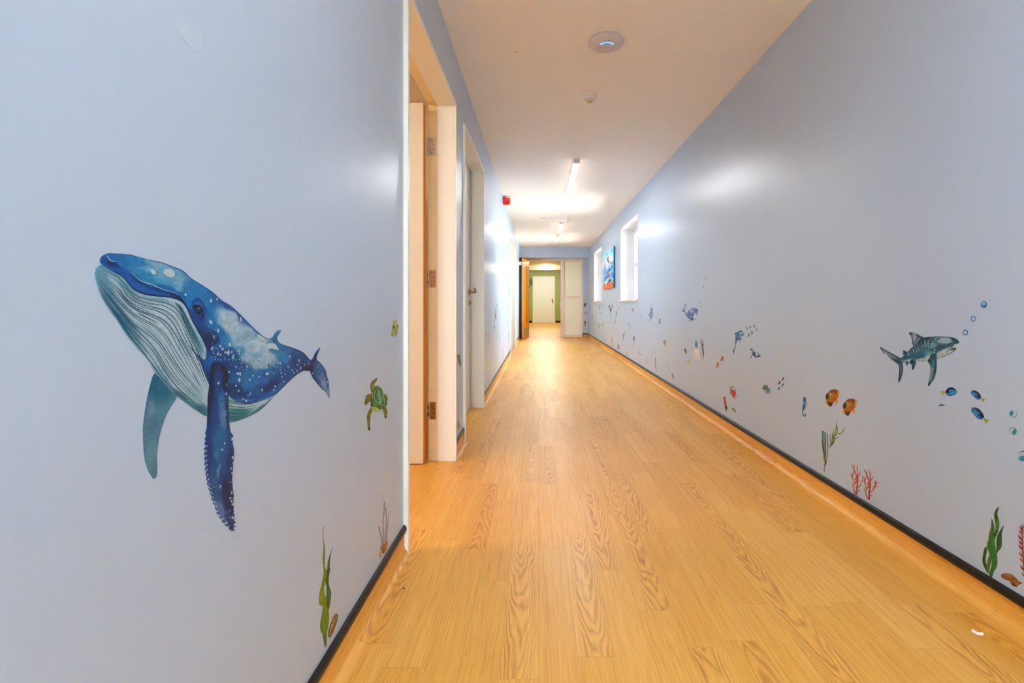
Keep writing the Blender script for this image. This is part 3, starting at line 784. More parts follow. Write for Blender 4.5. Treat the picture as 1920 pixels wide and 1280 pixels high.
BASE_LIFT, LAYER = 0.0006, 0.000015
class Part:
    def __init__(s, st_, name, label=None):
        s.st, s.name, s.label = st_, name, label
        s.V, s.C, s.Fc = [], [], []
        s.k = 0
    def _add(s, pts2, cols, faces, lift):
        b0 = len(s.V)
        for p in pts2: s.V.append(wall_point(s.st.side, p[0], p[1], lift))
        s.C += [tuple(c) for c in cols]
        s.Fc += [tuple(b0 + i for i in f) for f in faces]
        return b0
    def _lift(s):
        l = BASE_LIFT + LAYER * s.k + s.st.extra; s.k += 1
        return l
    def fill(s, pts, c, step=None, sm=True, n=6, closed_skirt=True):
        P = smooth_pts(pts, True, n) if sm else np.array(pts, float)
        keep = [0]
        for i in range(1, len(P)):
            if np.hypot(*(P[i] - P[keep[-1]])) > 0.06: keep.append(i)
        P = P[keep]
        lift = s._lift()
        fn = c if callable(c) else None
        ent = [Vector((float(x), float(y))) for x, y in P]
        if fn:
            x0, y0 = P.min(0); x1, y1 = P.max(0)
            if step is None: step = max(0.5, min(3.0, max(x1 - x0, y1 - y0) / 40))
            gx_, gy_ = np.meshgrid(np.arange(x0 + step / 2, x1, step), np.arange(y0 + step / 2, y1, step))
            gx_[::2] += step / 2
            X, Y = gx_.ravel(), gy_.ravel()
            m = in_poly(P, X, Y)
            X, Y = X[m], Y[m]
            D = np.full(len(X), 1e9)
            for i in range(len(P)):
                A, B = P[i], P[(i + 1) % len(P)]
                d = B - A; L2 = max(d @ d, 1e-9)
                t = np.clip(((X - A[0]) * d[0] + (Y - A[1]) * d[1]) / L2, 0, 1)
                D = np.minimum(D, np.hypot(X - A[0] - t * d[0], Y - A[1] - t * d[1]))
            m = D > step * 0.35
            ent += [Vector((float(a), float(b_))) for a, b_ in zip(X[m], Y[m])]
        ne = len(P)
        r = delaunay_2d_cdt(ent, [(i, (i + 1) % ne) for i in range(ne)], [], 1, 1e-4)
        vs, fs = r[0], r[2]
        Q = np.array([(v.x, v.y) for v in vs])
        cols = fn(Q) if fn else np.tile(np.array(c, float), (len(Q), 1))
        s._add(Q, lin(cols) * INK, fs, lift)
        # rim that gives the sticker its thickness
        cols = fn(P) if fn else np.tile(np.array(c, float), (len(P), 1))
        a = s._add(P, lin(cols) * INK, [], lift); b_ = s._add(P, lin(cols) * INK, [], 0.00005 + s.st.extra)
        for i in range(ne): s.Fc.append((a + i, a + (i + 1) % ne, b_ + (i + 1) % ne, b_ + i))
        return s
    def ribbon(s, pts, w, c, c2=None, sm=True, n=5, lift=None):
        """stroke; w = single width or list (px) tapering along the line"""
        P = smooth_pts(pts, False, n) if sm and len(pts) > 2 else np.array(pts, float)
        N = len(P)
        ws = np.interp(np.linspace(0, 1, N), np.linspace(0, 1, len(w)), w) if isinstance(w, (list, tuple)) else np.full(N, w)
        T_ = np.gradient(P, axis=0); T_ /= np.maximum(np.linalg.norm(T_, axis=1), 1e-6)[:, None]
        Nn = np.stack([-T_[:, 1], T_[:, 0]], 1)
        A, B = P + Nn * ws[:, None] / 2, P - Nn * ws[:, None] / 2
        c2 = c if c2 is None else c2
        tt = np.linspace(0, 1, N)[:, None]
        cc = np.array(c, float) * (1 - tt) + np.array(c2, float) * tt
        if lift is None: lift = s._lift()
        b0 = s._add(np.concatenate([A, B]), lin(np.concatenate([cc, cc])) * INK, [], lift)
        for i in range(N - 1): s.Fc.append((b0 + i, b0 + i + 1, b0 + N + i + 1, b0 + N + i))
        return s
    def ribbons(s, lines, w, c, c2=None):
        l = s._lift()
        for i, ln in enumerate(lines): s.ribbon(ln, w, c, c2, lift=l + (i % 7) * 1e-6)
        return s
    def dots(s, ds, c):
        """list of (x, y, rx, ry[, deg[, colour]])"""
        l = s._lift()
        for i, d in enumerate(ds):
            x, y, rx, ry = d[:4]; t = math.radians(d[4]) if len(d) > 4 else 0; cc = d[5] if len(d) > 5 else c
            n = 10
            ps = [(x + rx * math.cos(a) * math.cos(t) - ry * math.sin(a) * math.sin(t), y + rx * math.cos(a) * math.sin(t) + ry * math.sin(a) * math.cos(t)) for a in [2 * math.pi * k / n for k in range(n)]]
            s._add(ps, np.tile(lin(np.array(cc, float)) * INK, (n, 1)), [tuple(range(n))], l + (i % 7) * 1e-6)
        return s
    def ring(s, x, y, rx, ry, w, c, a0=0, a1=360, w1=None, deg=0):
        n = max(8, int((a1 - a0) / 10)); td = math.radians(deg)
        pts = []
        for k in range(n + 1):
            a = math.radians(a0 + (a1 - a0) * k / n)
            u, v = rx * math.cos(a), ry * math.sin(a)
            pts.append((x + u * math.cos(td) - v * math.sin(td), y + u * math.sin(td) + v * math.cos(td)))
        return s.ribbon(pts, w if w1 is None else [w1, w, w1], c, sm=False)

class Sticker:
    def __init__(s, side, name, label, cat='wall sticker', group=None, mat='print', extra=0.0):
        s.side, s.name, s.label, s.cat, s.group, s.mat, s.extra = side, name, label, cat, group, mat, extra
        s.parts = []
    def part(s, name, label=None):
        p = Part(s, name, label)
        p.k = 3 * len(s.parts) if s.parts else 0
        if s.parts: p.k = s.parts[-1].k + 1
        s.parts.append(p); return p
    def build(s):
        allv = [v for p in s.parts for v in p.V]
        c = sum(allv, Vector()) / len(allv)
        if s.side == 'L': c.x = -XL
        elif s.side == 'R': c.x = XR
        elif s.side == 'E': c.y = YE
        elif s.side == 'G': c.y = GY
        objs = []
        for p in s.parts:
            me = bpy.data.meshes.new(p.name)
            me.from_pydata([tuple(v - c) for v in p.V], [], p.Fc)
            ca = me.color_attributes.new('Col', 'FLOAT_COLOR', 'POINT')
            arr = np.ones((len(p.V), 4)); arr[:, :3] = np.clip(np.array(p.C), 0, 1)
            ca.data.foreach_set('color', arr.ravel())
            me.materials.append(M[s.mat]); me.update()
            o = bpy.data.objects.new(p.name, me); COL.objects.link(o); objs.append(o)
            if p.label: o['label'] = p.label
        if len(objs) == 1:
            r = objs[0]; r.name = s.name; r.data.name = s.name; r.location = c
        else:
            r = empty(s.name, c)
            for o in objs: o.parent = r
        tag(r, s.label, s.cat, s.group)
        return r

def blob_sticker(side, name, label, pts, c, extra=(), group=None, sm=True):
    s = Sticker(side, name, label, group=group); p = s.part(name)
    p.fill(pts, c, sm=sm, n=3)
    for e in extra:
        if e[0] == 'r': p.ribbon(e[1], e[2], e[3])
        elif e[0] == 'd': p.dots(e[1], e[2])
        elif e[0] == 'f': p.fill(e[1], e[2], n=3)
    return s.build()

# ================= big humpback whale, left wall
NAVY, DEEP, BLUE, CYAN, SKY, PALE, WHITE = (10, 36, 82), (8, 60, 122), (10, 98, 168), (22, 136, 196), (96, 158, 194), (164, 182, 196), (206, 208, 210)
TEAL = (40, 110, 132)
s = Sticker('L', 'humpback_whale_sticker', 'huge blue humpback whale sticker with speckled back and grooved white throat on the left wall')
# far flipper
a = crop(240, 700, 4.13)
p = s.part('flipper', 'grey teal far flipper without spots')
p.fill([(306, 716), (300, 706), (289.6, 700)] + a((170, 90), (135, 250), (115, 400), (115, 500), (125, 650), (150, 740), (180, 795), (200, 817), (220, 790), (224, 720), (222, 650), (235, 520), (265, 400), (300, 310), (335, 250), (375, 180)) + [(325, 732)],
       paint((84, 132, 152), [(300, 715, 26, 40, 10, (18, 98, 124), .95, .9), (282, 778, 9, 26, 8, (118, 146, 164), .8, .9), (286, 800, 9, 22, 5, (70, 104, 134), .6, .8), (284, 850, 10, 30, 0, (110, 144, 160), .8, .9), (290, 880, 10, 22, 5, (82, 116, 138), .7, .8), (272, 800, 4, 60, 4, (88, 112, 134), .6, .9)], 6, 14, .12, 4), 2.0)
# upper body
body = [(198.5, 476), (204, 474.2), (220.3, 476), (243.7, 477), (255.5, 480.5), (281, 487), (302, 491.5), (325.8, 500.4), (342, 507.4), (356, 520), (372.6, 531), (396, 546), (414.8, 562.5), (431, 572), (443.7, 583), (462.5, 601.6), (481, 620), (495, 631), (504, 635), (510, 633),
        (514, 640), (521, 641), (529, 645.5), (551.5, 653), (568, 661), (577, 670.7), (584, 676.8), (583, 686), (580.5, 694.5), (578.5, 695.3), (568, 695), (556, 702), (542, 714), (528, 728), (514, 741),
        (495, 748), (476.6, 754), (460, 756), (448.4, 754), (436.7, 748), (424, 738), (400, 742), (388, 718), (378, 690), (370, 672), (386, 664), (380, 640), (362, 604), (352, 578), (338, 560), (318, 552), (290, 548), (266, 540), (246, 528), (230, 514), (214, 503), (196, 498), (189.5, 493), (187.2, 486), (191, 480)]
p = s.part('body')
p.fill(body, paint(BLUE, [
    (300, 508, 60, 19, 17, (116, 166, 196), 1, .8), (250, 490, 28, 10, 10, (28, 118, 178), .95, .7), (222, 487, 20, 10, 20, (20, 106, 168), .9, .7),
    (272, 518, 22, 9, 35, (30, 132, 180), .9, .8), (318, 530, 34, 8, 16, (70, 152, 188), .8, .8), (340, 532, 18, 12, 10, (128, 172, 196), .8, .7), (290, 492, 18, 5, 12, (140, 172, 196), .8, .8),
    (372, 556, 28, 26, 40, (20, 122, 182), 1, .8), (352, 534, 10, 12, 60, (26, 112, 172), .6, .9),
    (406, 566, 14, 22, -40, (16, 92, 160), .6, .8), (432, 580, 34, 9, 42, (12, 66, 140), .9, .8),
    (400, 600, 18, 26, 0, (16, 116, 178), .9, .8), (376, 590, 12, 15, 0, (16, 70, 142), .9, .8), (366, 600, 8, 26, -25, (12, 58, 128), .9, .8),
    (384, 640, 14, 26, -20, (8, 40, 90), .9, .8), (396, 634, 14, 12, 20, (6, 36, 84), .8, .8),
    (428, 605, 16, 34, -35, (182, 194, 206), 1, .7), (450, 628, 24, 26, -40, (184, 196, 206), 1, .6), (436, 596, 10, 20, -30, (176, 190, 204), .9, .8),
    (466, 640, 24, 22, 30, (150, 180, 200), .9, .8), (494, 656, 30, 24, 30, (186, 196, 206), 1, .6), (474, 676, 26, 14, 10, (180, 194, 206), .95, .6), (500, 676, 18, 12, 0, (172, 190, 202), .8, .8),
    (480, 664, 9, 6, 0, (120, 166, 192), .8, .8), (448, 656, 10, 8, 20, (70, 144, 184), .7, .8), (436, 640, 12, 14, 30, (130, 172, 196), .6, .9),
    (424, 640, 10, 18, 0, (30, 128, 184), .7, .9), (420, 668, 26, 14, 20, (10, 58, 124), .85, .8), (440, 690, 30, 18, 10, (10, 66, 132), .9, .8), (412, 700, 20, 20, 0, (8, 44, 100), .9, .8),
    (470, 705, 36, 14, 0, (18, 112, 172), .8, .8), (500, 700, 26, 14, -20, (16, 100, 168), .9, .8), (440, 734, 30, 16, 10, (8, 52, 110), .95, .8), (480, 735, 24, 14, -20, (12, 74, 140), .9, .8), (465, 722, 14, 10, -30, (24, 122, 176), .7, .9),
    (510, 720, 26, 9, -40, (10, 42, 96), .95, .8), (534, 700, 26, 16, -30, (12, 74, 140), .8, .8), (528, 664, 22, 12, 20, (44, 134, 182), .8, .9), (540, 655, 18, 7, 20, (22, 104, 166), .9, .8),
    (560, 668, 18, 12, 30, (10, 66, 128), .9, .8), (566, 686, 18, 10, 0, (12, 50, 116), .9, .8), (577, 690, 9, 8, 0, (36, 20, 62), .85, .8), (548, 676, 8, 8, 0, (8, 44, 96), .7, .9),
    (515, 650, 12, 10, 40, (26, 110, 168), .7, .9), (530, 640, 5, 6, 0, (18, 96, 160), .8)
    ], 7, 16, .14, 5, 3), 1.6)
# rim shading strokes of the back
p.ribbon([(204, 474.8), (243, 477.8), (256, 481.5), (281, 487.8), (302, 492.4), (326, 501.3), (342, 508.4), (356, 521)], [1.2, 1.6, .5, 1.6, 2.2, 1.4], (12, 84, 156), (16, 70, 142))
p.ribbon([(356, 521), (372.6, 532), (396, 547.5), (414.8, 564), (431, 574), (443.7, 585), (462.5, 603.6), (481, 622), (495, 632.5)], [1.2, 2.2, 3, 2.6, 3.4, 2.6, 2.4, .8], (14, 80, 150), (20, 90, 150))
p.ribbon([(495, 632), (504, 635.5), (511, 634.5)], [.8, 1.4, 1], (30, 112, 160))
p.ribbon([(529, 646.3), (551.5, 654), (568, 662), (577, 671.7), (584, 678)], [1.4, 2.4, 2.4, 1.6], (12, 60, 124), (16, 34, 90))
p.ribbon([(580, 694.5), (568, 694.3), (556, 701), (542, 713), (528, 727), (514, 740)], [1, 1.6, 1.8, 1.5], (34, 22, 60), (10, 38, 90))
# lip band and mouth line
up = [(198.4, 477), (200.5, 484), (208.6, 490.4), (215.7, 491.4), (222.8, 499.5), (231, 505.6), (243, 510.7), (251.3, 517.8), (261.4, 526), (276.6, 532), (286.8, 535), (296.4, 540.3), (312.8, 545.8), (326, 549), (334.7, 554.5), (342, 562)]
low = [(350, 577), (341, 567), (325.8, 560), (309, 556.8), (281, 554), (262, 549.5), (248, 541), (238, 530), (227.3, 518), (208.6, 507.4), (196, 499.5), (189.8, 495), (186.9, 488), (190.5, 480.5)]
p = s.part('lip', 'dark blue lip band')
p.fill(up + low, paint((16, 84, 160), [(205, 492, 16, 6, 35, (10, 44, 104), .9, .8), (194, 487, 6, 8, 20, (18, 80, 154), .9), (236, 522, 26, 5, 40, (14, 76, 156), .8), (270, 540, 34, 5, 18, (16, 88, 168), .9), (262, 528, 22, 4, 32, (10, 42, 104), .7), (300, 545, 20, 3, 15, (12, 54, 116), .8), (330, 556, 16, 5, 30, (10, 44, 98), .9), (346, 570, 10, 7, 50, (12, 50, 112), .9)], 1.5, 8, .08, 4), 1.3)
p.ribbon([(196, 499.2), (208.6, 506.9), (227.3, 517.3), (238, 529), (248, 540), (262, 548.5), (281, 553), (309, 556), (326, 559.2), (341, 566.3), (351, 579), (358, 596), (370, 617), (380, 636), (386, 655)], [.8, 1.6, 2, 2.4, 3, 3.6, 3, 2.6, 2.2, 2.0, 1.6, 1.4, 1.2, .8], (8, 34, 74))
p.ribbon([(198.6, 477.4), (203, 485.5), (208.6, 489.3), (215.7, 490.6)], [.6, 1.8, 2, .4], (196, 206, 216))
p.ribbon([(200, 485.5), (208.6, 491.6), (216, 492.6), (223, 500.5), (231, 506.5)], [.8, 2.6, 1.2, 1.6, .4], (8, 40, 96))
p.ribbon([(243, 510), (251.3, 517), (261.4, 525.3), (276.6, 531.2), (286.8, 534.2), (300, 541)], [.3, .8, 1, 2, 1.4, .6], (176, 196, 210))
p.ribbon([(288, 536), (296, 539), (312, 545.0), (326, 548.4), (334, 553)], [1, 1.6, 1, 1.6, .4], (150, 186, 206), (120, 180, 206))
p.ribbon([(284, 536.6), (294, 541), (302, 544)], [1, 3, .5], (10, 44, 98))
p.ribbon([(318, 548), (330, 553.5), (340, 562), (350, 576)], [.6, 3.2, 3.2, 1], (9, 40, 88))
# throat
throat_up = [(187.5, 496.5), (196, 500), (208.6, 508), (227.3, 518.6), (238, 530.5), (248, 541.8), (262, 550), (281, 554.6), (309, 557.2), (325.8, 560.4), (340, 567.2), (349.5, 583), (361, 608.6), (375, 630.5), (384.4, 651.5), (386, 664), (384.8, 671.5), (381, 674.6), (372.6, 668), (361, 656),
             (366, 664), (375, 681), (381, 698.4), (388, 715), (392, 725), (389, 737.5), (387.6, 764), (386.7, 779.7)]
throat_low = [(375, 773.4), (362.5, 765.6), (350, 756), (331, 742), (320, 733), (309.4, 721), (300, 709), (290.8, 699), (279.8, 681), (265.6, 663), (252.5, 649), (241.6, 633.6), (228.4, 614.5), (219.7, 601), (209.8, 588.7), (200.5, 574.7), (192.3, 561.5), (185, 548), (180, 532), (177.2, 520), (177.3, 509), (180, 502)]
p = s.part('throat', 'pale grooved throat')
p.fill(throat_up + throat_low, paint((190, 202, 212), [(194, 530, 13, 40, -30, (66, 130, 160), .7, .9), (212, 575, 11, 36, -38, (58, 118, 154), .8, .9), (240, 616, 12, 36, -38, (48, 108, 142), .9, .8), (262, 650, 7, 24, -36, (50, 116, 142), .7, .8), (300, 704, 8, 26, -36, (64, 124, 160), .7, .8),
      (350, 752, 8, 40, -52, (40, 104, 126), .85, .8), (380, 770, 10, 14, -30, (30, 94, 116), .8, .8), (205, 505, 30, 8, 30, (64, 140, 154), .8, .8), (240, 540, 26, 8, 45, (70, 142, 156), .7, .9), (285, 560, 30, 5, 5, (120, 160, 176), .7), (368, 640, 8, 34, -26, (104, 158, 166), .7, .9), (345, 650, 12, 18, -20, (150, 176, 188), .5),
      (290, 660, 30, 60, -35, (176, 192, 206), .5, .9), (362, 740, 14, 20, -20, (138, 178, 178), .6), (232, 560, 20, 16, 30, (150, 172, 186), .5), (262, 690, 8, 20, -30, (84, 136, 170), .5)], 3, 10, .08, 3), 2.0)
U = smooth_pts([(181, 504), (208.6, 512), (229, 526), (244, 545), (262, 555), (285, 560), (309, 561), (328, 567), (341, 580), (353, 604), (366, 632), (377, 662), (384, 690), (391, 722)], False, 10)
Vv = smooth_pts([(178, 524), (184, 546), (197, 568), (216, 594), (240, 630), (262, 657), (282, 682), (302, 710), (322, 733), (345, 751), (366, 766), (387, 777)], False, 10)
def along(P, t):
    d = np.r_[0, np.cumsum(np.hypot(*np.diff(P, axis=0).T))]; d /= d[-1]
    return np.stack([np.interp(t, d, P[:, 0]), np.interp(t, d, P[:, 1])], -1)
rng = random.Random(4)
lines = []
NL = 21
for i in range(NL):
    q = (i + 0.5) / NL
    for seg in range(1 if i % 3 else 2):
        t0 = rng.uniform(0, .12) if seg == 0 else rng.uniform(.5, .6)
        t1 = rng.uniform(.88, 1) if seg or i % 3 else rng.uniform(.42, .52)
        if i % 4 == 1: t0 += .22
        tt = np.linspace(t0, t1, 12)
        qq = q + 0.012 * np.sin(tt * 9 + i * 1.7)
        pts = along(U, tt) * (1 - qq)[:, None] + along(Vv, tt) * qq[:, None]
        lines.append((pts, rng.uniform(1.1, 2.0)))
l = p._lift()
for i, (pts, w) in enumerate(lines):
    c = [(6, 34, 58), (16, 58, 90), (5, 22, 46)][i % 3]
    p.ribbon(pts, [.15, w * .9, w, w * .9, w * .7, .15], c, lift=l + i * 1e-6)
l = p._lift()
for i in range(NL - 2):
    q = (i + 1.0) / NL
    t0 = rng.uniform(.1, .5); t1 = t0 + rng.uniform(.18, .4)
    tt = np.linspace(t0, min(1, t1), 9)
    qq = q + 0.012 * np.sin(tt * 9 + i * 1.7)
    p.ribbon(along(U, tt) * (1 - qq)[:, None] + along(Vv, tt) * qq[:, None], [.1, .8, .9, .1], (52, 112, 140), lift=l + i * 1e-6)
l = p._lift()
for i in range(7):   # fine lines of the cheek fold
    q = i / 7
    p.ribbon([(325 + 3 * q, 565 + 4 * q), (338 - 4 * q, 574 + 6 * q), (352 - 7 * q, 600 + 4 * q), (368 - 8 * q, 632 + 2 * q), (383 - 5 * q, 662)], [.1, .9, 1, .9, .1], (28, 92, 116), lift=l + i * 1e-6)
p.ribbon([(361, 656), (372.6, 668), (381, 674.8), (385.4, 671), (386.2, 662)], [.3, 1.6, 1.8, 1.5, .8], (10, 46, 92))
p.ribbon([(352, 646), (361, 657), (366, 665)], [.4, 3, 2], (24, 84, 120))
# chest wedge between fold and flipper
p = s.part('chest', 'solid blue chest wedge')
p.fill([(366, 664), (374, 670), (381, 675.6), (385.5, 672), (388, 662), (392, 690), (398, 740), (394, 726), (388, 713), (381, 696), (375, 680)], paint((20, 84, 156), [(390, 715, 4, 26, -8, (8, 38, 84), .8, .9), (376, 682, 3, 16, -25, (10, 46, 96), .8)], 1, 6), 1.3)
p = s.part('belly', 'pale grooved rear belly')
p.fill([(424, 738), (428.5, 743), (436.7, 748), (448.4, 754), (460, 756), (476.6, 754), (495, 748), (514, 740.5), (510, 745), (500, 756), (483.6, 770), (462.5, 781), (443.7, 788), (429.7, 791.4), (424, 790)],
       paint((150, 186, 186), [(440, 778, 30, 12, -10, (36, 118, 124), .9, .8), (490, 764, 30, 4, -36, (50, 100, 128), .8, .8), (450, 760, 20, 5, 5, (196, 206, 206), .8), (486, 756, 18, 5, -20, (196, 200, 214), .8)], 2, 8, .06), 1.6)
l = p._lift()
for i, (ys, ln) in enumerate(((750, 60), (754, 66), (760, 60), (766, 52), (773, 44), (779, 34), (784, 26))):
    pts = [(427 + k / 5 * ln, ys + 8 * math.sin(k / 5 * 2.2) * (1 - i * .12) - (k / 5) ** 2 * ln * .16) for k in range(6)]
    p.ribbon(pts, [1.4, 1.5, 1.1, .2], (14, 70, 84), lift=l + i * 1e-6)
p.ribbon([(426, 741), (436.7, 748.6), (448.4, 754.6), (460, 756.6), (476.6, 754.6), (495, 748.6), (512, 741)], [.6, 1.2, 1.4, 1.2, .4], (14, 60, 100))
p.ribbon([(430, 791), (443.7, 787.6), (462.5, 780.6), (483.6, 769.6), (500, 755.4), (513, 742)], [1.6, 1.8, 1.6, 1.4, .6], (24, 92, 106), (30, 84, 140))
# dorsal fin
p = s.part('dorsal_fin')
p.fill([(506, 634.5), (510.5, 632.2), (514, 626), (518, 621.5), (522, 619.2), (525.3, 618.6), (525.6, 621), (523.2, 625.5), (520, 629.5), (518.6, 634), (520.2, 638.6), (524, 643), (531, 646.6), (524, 652), (516, 646), (511, 640)],
       paint((32, 124, 172), [(517, 634, 3.5, 12, 35, (14, 84, 142), .8), (523, 622, 3, 5, 40, (52, 138, 176), .8), (522, 646, 8, 4, 40, (22, 100, 160), .8)], 1, 5, .08), .8)
# tail fluke
p = s.part('tail_fluke')
p.fill([(582, 678), (585.5, 672.5), (589, 666), (592, 659.5), (599.2, 651.6), (597.2, 658.5), (594.5, 665), (592.8, 672.4), (596, 676.5), (603, 683.6), (610, 695), (612.2, 704.7), (615.2, 716), (616.8, 730), (616.7, 745.2), (613, 738), (610, 732.8), (604, 728.5), (598.4, 722), (592, 714), (586.7, 707), (581.5, 695.8)],
       paint((14, 76, 140), [(588, 672, 4, 14, 25, (24, 34, 92), .9), (584, 690, 4, 8, 0, (44, 18, 58), .85), (603, 708, 7, 18, -28, (112, 124, 172), .9, .9), (607, 722, 5, 11, -24, (130, 156, 190), .9, .8), (594, 696, 7, 10, -28, (16, 96, 138), .8), (613, 715, 2, 22, -10, (12, 50, 116), .8), (601, 690, 6, 6, 20, (20, 92, 164), .8), (614.5, 736, 3, 9, 0, (126, 154, 184), .9)], 1.2, 6, .12, 2), .9)
p.ribbon([(581.5, 697), (587, 707.6), (592.5, 714.8), (598.8, 722.8), (604, 728.8), (609.5, 732.6)], [.8, 1.6, 1.5, 1.2, .4], (8, 40, 84))
p.dots([(585, 699.5, 1.2, 1), (597, 684, .9, 1.6, 30), (594.5, 688, .8, .8), (600, 690, .7, .7), (613, 716, .7, 2.4, 0), (615, 724, .5, 1.5)], (196, 208, 220))
# near flipper with scalloped edge
fl_pts = [(392, 702), (393.4, 690), (397, 681), (402, 677.5), (412.5, 681), (420, 687), (424.6, 696), (426.6, 708), (426.8, 725), (427, 741), (427.4, 768), (428.6, 785.5), (429.2, 797), (431, 809), (435.6, 814.8), (436.6, 822), (434.8, 829.5), (437.5, 842.5), (437.9, 856.6), (436, 869), (435.2, 883), (434, 898.8), (435.4, 917), (436.8, 927)]
for k in range(9):
    y = 930 + k * 7
    xr_ = np.interp(y, [927, 942, 959, 972, 986, 995], [436.8, 436.8, 437.5, 439.6, 440, 437.5])
    fl_pts += [(xr_ + .6, y), (xr_ - 1.0, y + 3.5)]
fl_pts += [(437.8, 995), (435, 994.6)]
ledge = [(434.7, 994.4), (426, 987), (419, 980), (413.6, 972), (407, 962), (403, 951), (396.7, 935), (392.5, 918.5), (388.3, 904), (385.5, 887.5), (384, 873.5), (383.4, 861), (382.9, 846.7), (384, 831), (384.4, 820), (386.6, 808)]
Lp = along(np.array(ledge, float), np.linspace(0, 1, 43))
Tn = np.gradient(Lp, axis=0); Tn /= np.linalg.norm(Tn, axis=1)[:, None]
for k in range(1, 42):
    off = 1.2 if k % 2 else -1.6
    fl_pts.append((Lp[k][0] - Tn[k][1] * -off, Lp[k][1] + Tn[k][0] * -off))
fl_pts += [(387.6, 800.7), (388.2, 779.6), (388.2, 745.6), (390.5, 727)]
p = s.part('flipper', 'dark blue near flipper with knobbly spotted edge')
p.fill(fl_pts, paint((12, 76, 140), [(406, 690, 14, 18, 0, (6, 26, 60), .95, .8), (394, 740, 7, 60, 2, (5, 28, 66), .9, .9), (421, 705, 7, 30, 0, (4, 18, 42), .95, .8), (409, 712, 8, 26, 0, (10, 58, 122), .9, .9), (424, 760, 3.5, 40, 0, (6, 28, 70), .85, .8),
      (416, 772, 7, 30, 0, (72, 116, 168), .85, .8), (417, 786, 6, 18, 0, (112, 134, 176), .8, .9), (416, 745, 7, 14, 0, (24, 100, 164), .8, .9), (400, 800, 8, 60, 0, (10, 62, 128), .7), (410, 830, 12, 30, 0, (18, 106, 156), .9, .9), (404, 853, 4, 9, 0, (24, 136, 162), .8), (424, 850, 12, 24, 0, (12, 84, 140), .8),
      (390, 850, 5, 50, 0, (8, 52, 112), .8), (430, 880, 7, 50, 0, (8, 48, 104), .85), (414, 900, 14, 24, 0, (12, 76, 130), .8), (408, 882, 2.6, 14, 8, (112, 148, 190), .8, .9), (426, 930, 10, 36, -10, (6, 30, 78), .95, .8), (410, 950, 7, 22, -22, (122, 124, 170), .85, .9), (404, 925, 9, 16, -20, (12, 78, 120), .8), (430, 975, 9, 22, -14, (8, 48, 104), .9), (418, 972, 5, 10, -30, (104, 108, 160), .7)],
      2.5, 9, .14, 4, 7), 1.3, sm=False)
p.ribbon([(391, 727), (388.8, 746), (388.8, 780), (388.2, 802)], [2, 2.4, 1.6, .8], (5, 22, 52))
sp1 = [(383.4 + np.interp(k, [0, 17], [1.2, 6]), 838 + k * 8.2, 1.5, 2.6, -10) for k in range(9)]
Ls = along(np.array(ledge, float), np.linspace(0.06, .86, 19))
p.dots([(x + 1.9, y, 1.6, 2.2, -20) for x, y in Ls], (178, 172, 190))
p.dots([(434.6, 822.5, 2.2, 3.6, 10, (214, 214, 220)), (408, 718, 1.6, 2.8), (423.5, 720.6, 1.9, 2.7, 0, (96, 120, 140)), (423, 738, 1.6, 2.4), (415, 842.6, 1.8, 2.4, 20), (420, 831, 1.4, 2, 20), (412, 911.5, 1.6, 2.8, 40), (435, 857.5, 1.8, 3), (435.5, 868, 1, 3, 0, (170, 170, 200)), (431.5, 878, 1.2, 3.2), (433.6, 887, 1.2, 2),
         (430.4, 933.5, 1.7, 2.4, 20), (432.8, 939, 1.7, 2.8, 20), (434.6, 945, 1.6, 2.8, 20), (434.8, 970, 1.8, 3, 20), (438, 973, 1.2, 3), (438.2, 984, 1.3, 2.6), (437.5, 990, 1.2, 2.6), (423.5, 980, 2, 2.4), (433, 923, 1.2, 3.4), (430, 969, 1, 1.6)], (202, 206, 216))
rr = random.Random(8)
p.dots([(rr.uniform(410, 424), rr.uniform(742, 764), .5, .6) for _ in range(26)] + [(rr.uniform(396, 416), rr.uniform(896, 936), .8, .8) for _ in range(20)] + [(rr.uniform(416, 430), rr.uniform(956, 984), .8, .9) for _ in range(18)] + [(rr.uniform(406, 434), rr.uniform(815, 860), .5, .6) for _ in range(16)], (120, 176, 210))
p.ribbon([(424, 903.5), (434, 904)], [.4, 1.4], (190, 180, 200))
# eye
p = s.part('eye', 'dark eye with pale glint')
p.fill([(360 + 3, 560), (368, 557), (376, 562), (382, 572), (384, 584), (381, 594), (377, 600), (372, 592), (364, 584), (358, 572)], paint((14, 72, 146), [(372, 578, 9, 13, -10, (10, 50, 116), .9), (378, 594, 3, 6, 0, (6, 24, 62), .9), (361, 566, 5, 6, 0, (12, 58, 130), .7)], 1, 6), .9)
p.fill([(360, 573), (362, 567.5), (368, 564.5), (374, 566), (378, 571), (379, 578), (378, 582), (374, 574), (367, 571.5)], (34, 96, 166))
p.fill([(359.8, 572.6), (366, 571.6), (373, 573.6), (377.6, 579), (378.6, 584), (374, 588.4), (369, 588), (364.4, 583)], (5, 14, 34))
p.ring(370.4, 579.5, 4.2, 4.2, .8, (52, 88, 122), 30, 170)
p.dots([(371.6, 578, 1.5, 1.9, 0), (367, 577.2, 1.0, 1.6, 0, (40, 66, 100)), (369, 580, .7, 1.4, 0, (90, 120, 150))], (132, 158, 178))
p.ribbon([(359.8, 573), (366, 571.4), (373, 573.4), (377.8, 579)], [.6, 1.4, 1.2, .6], (3, 10, 28))
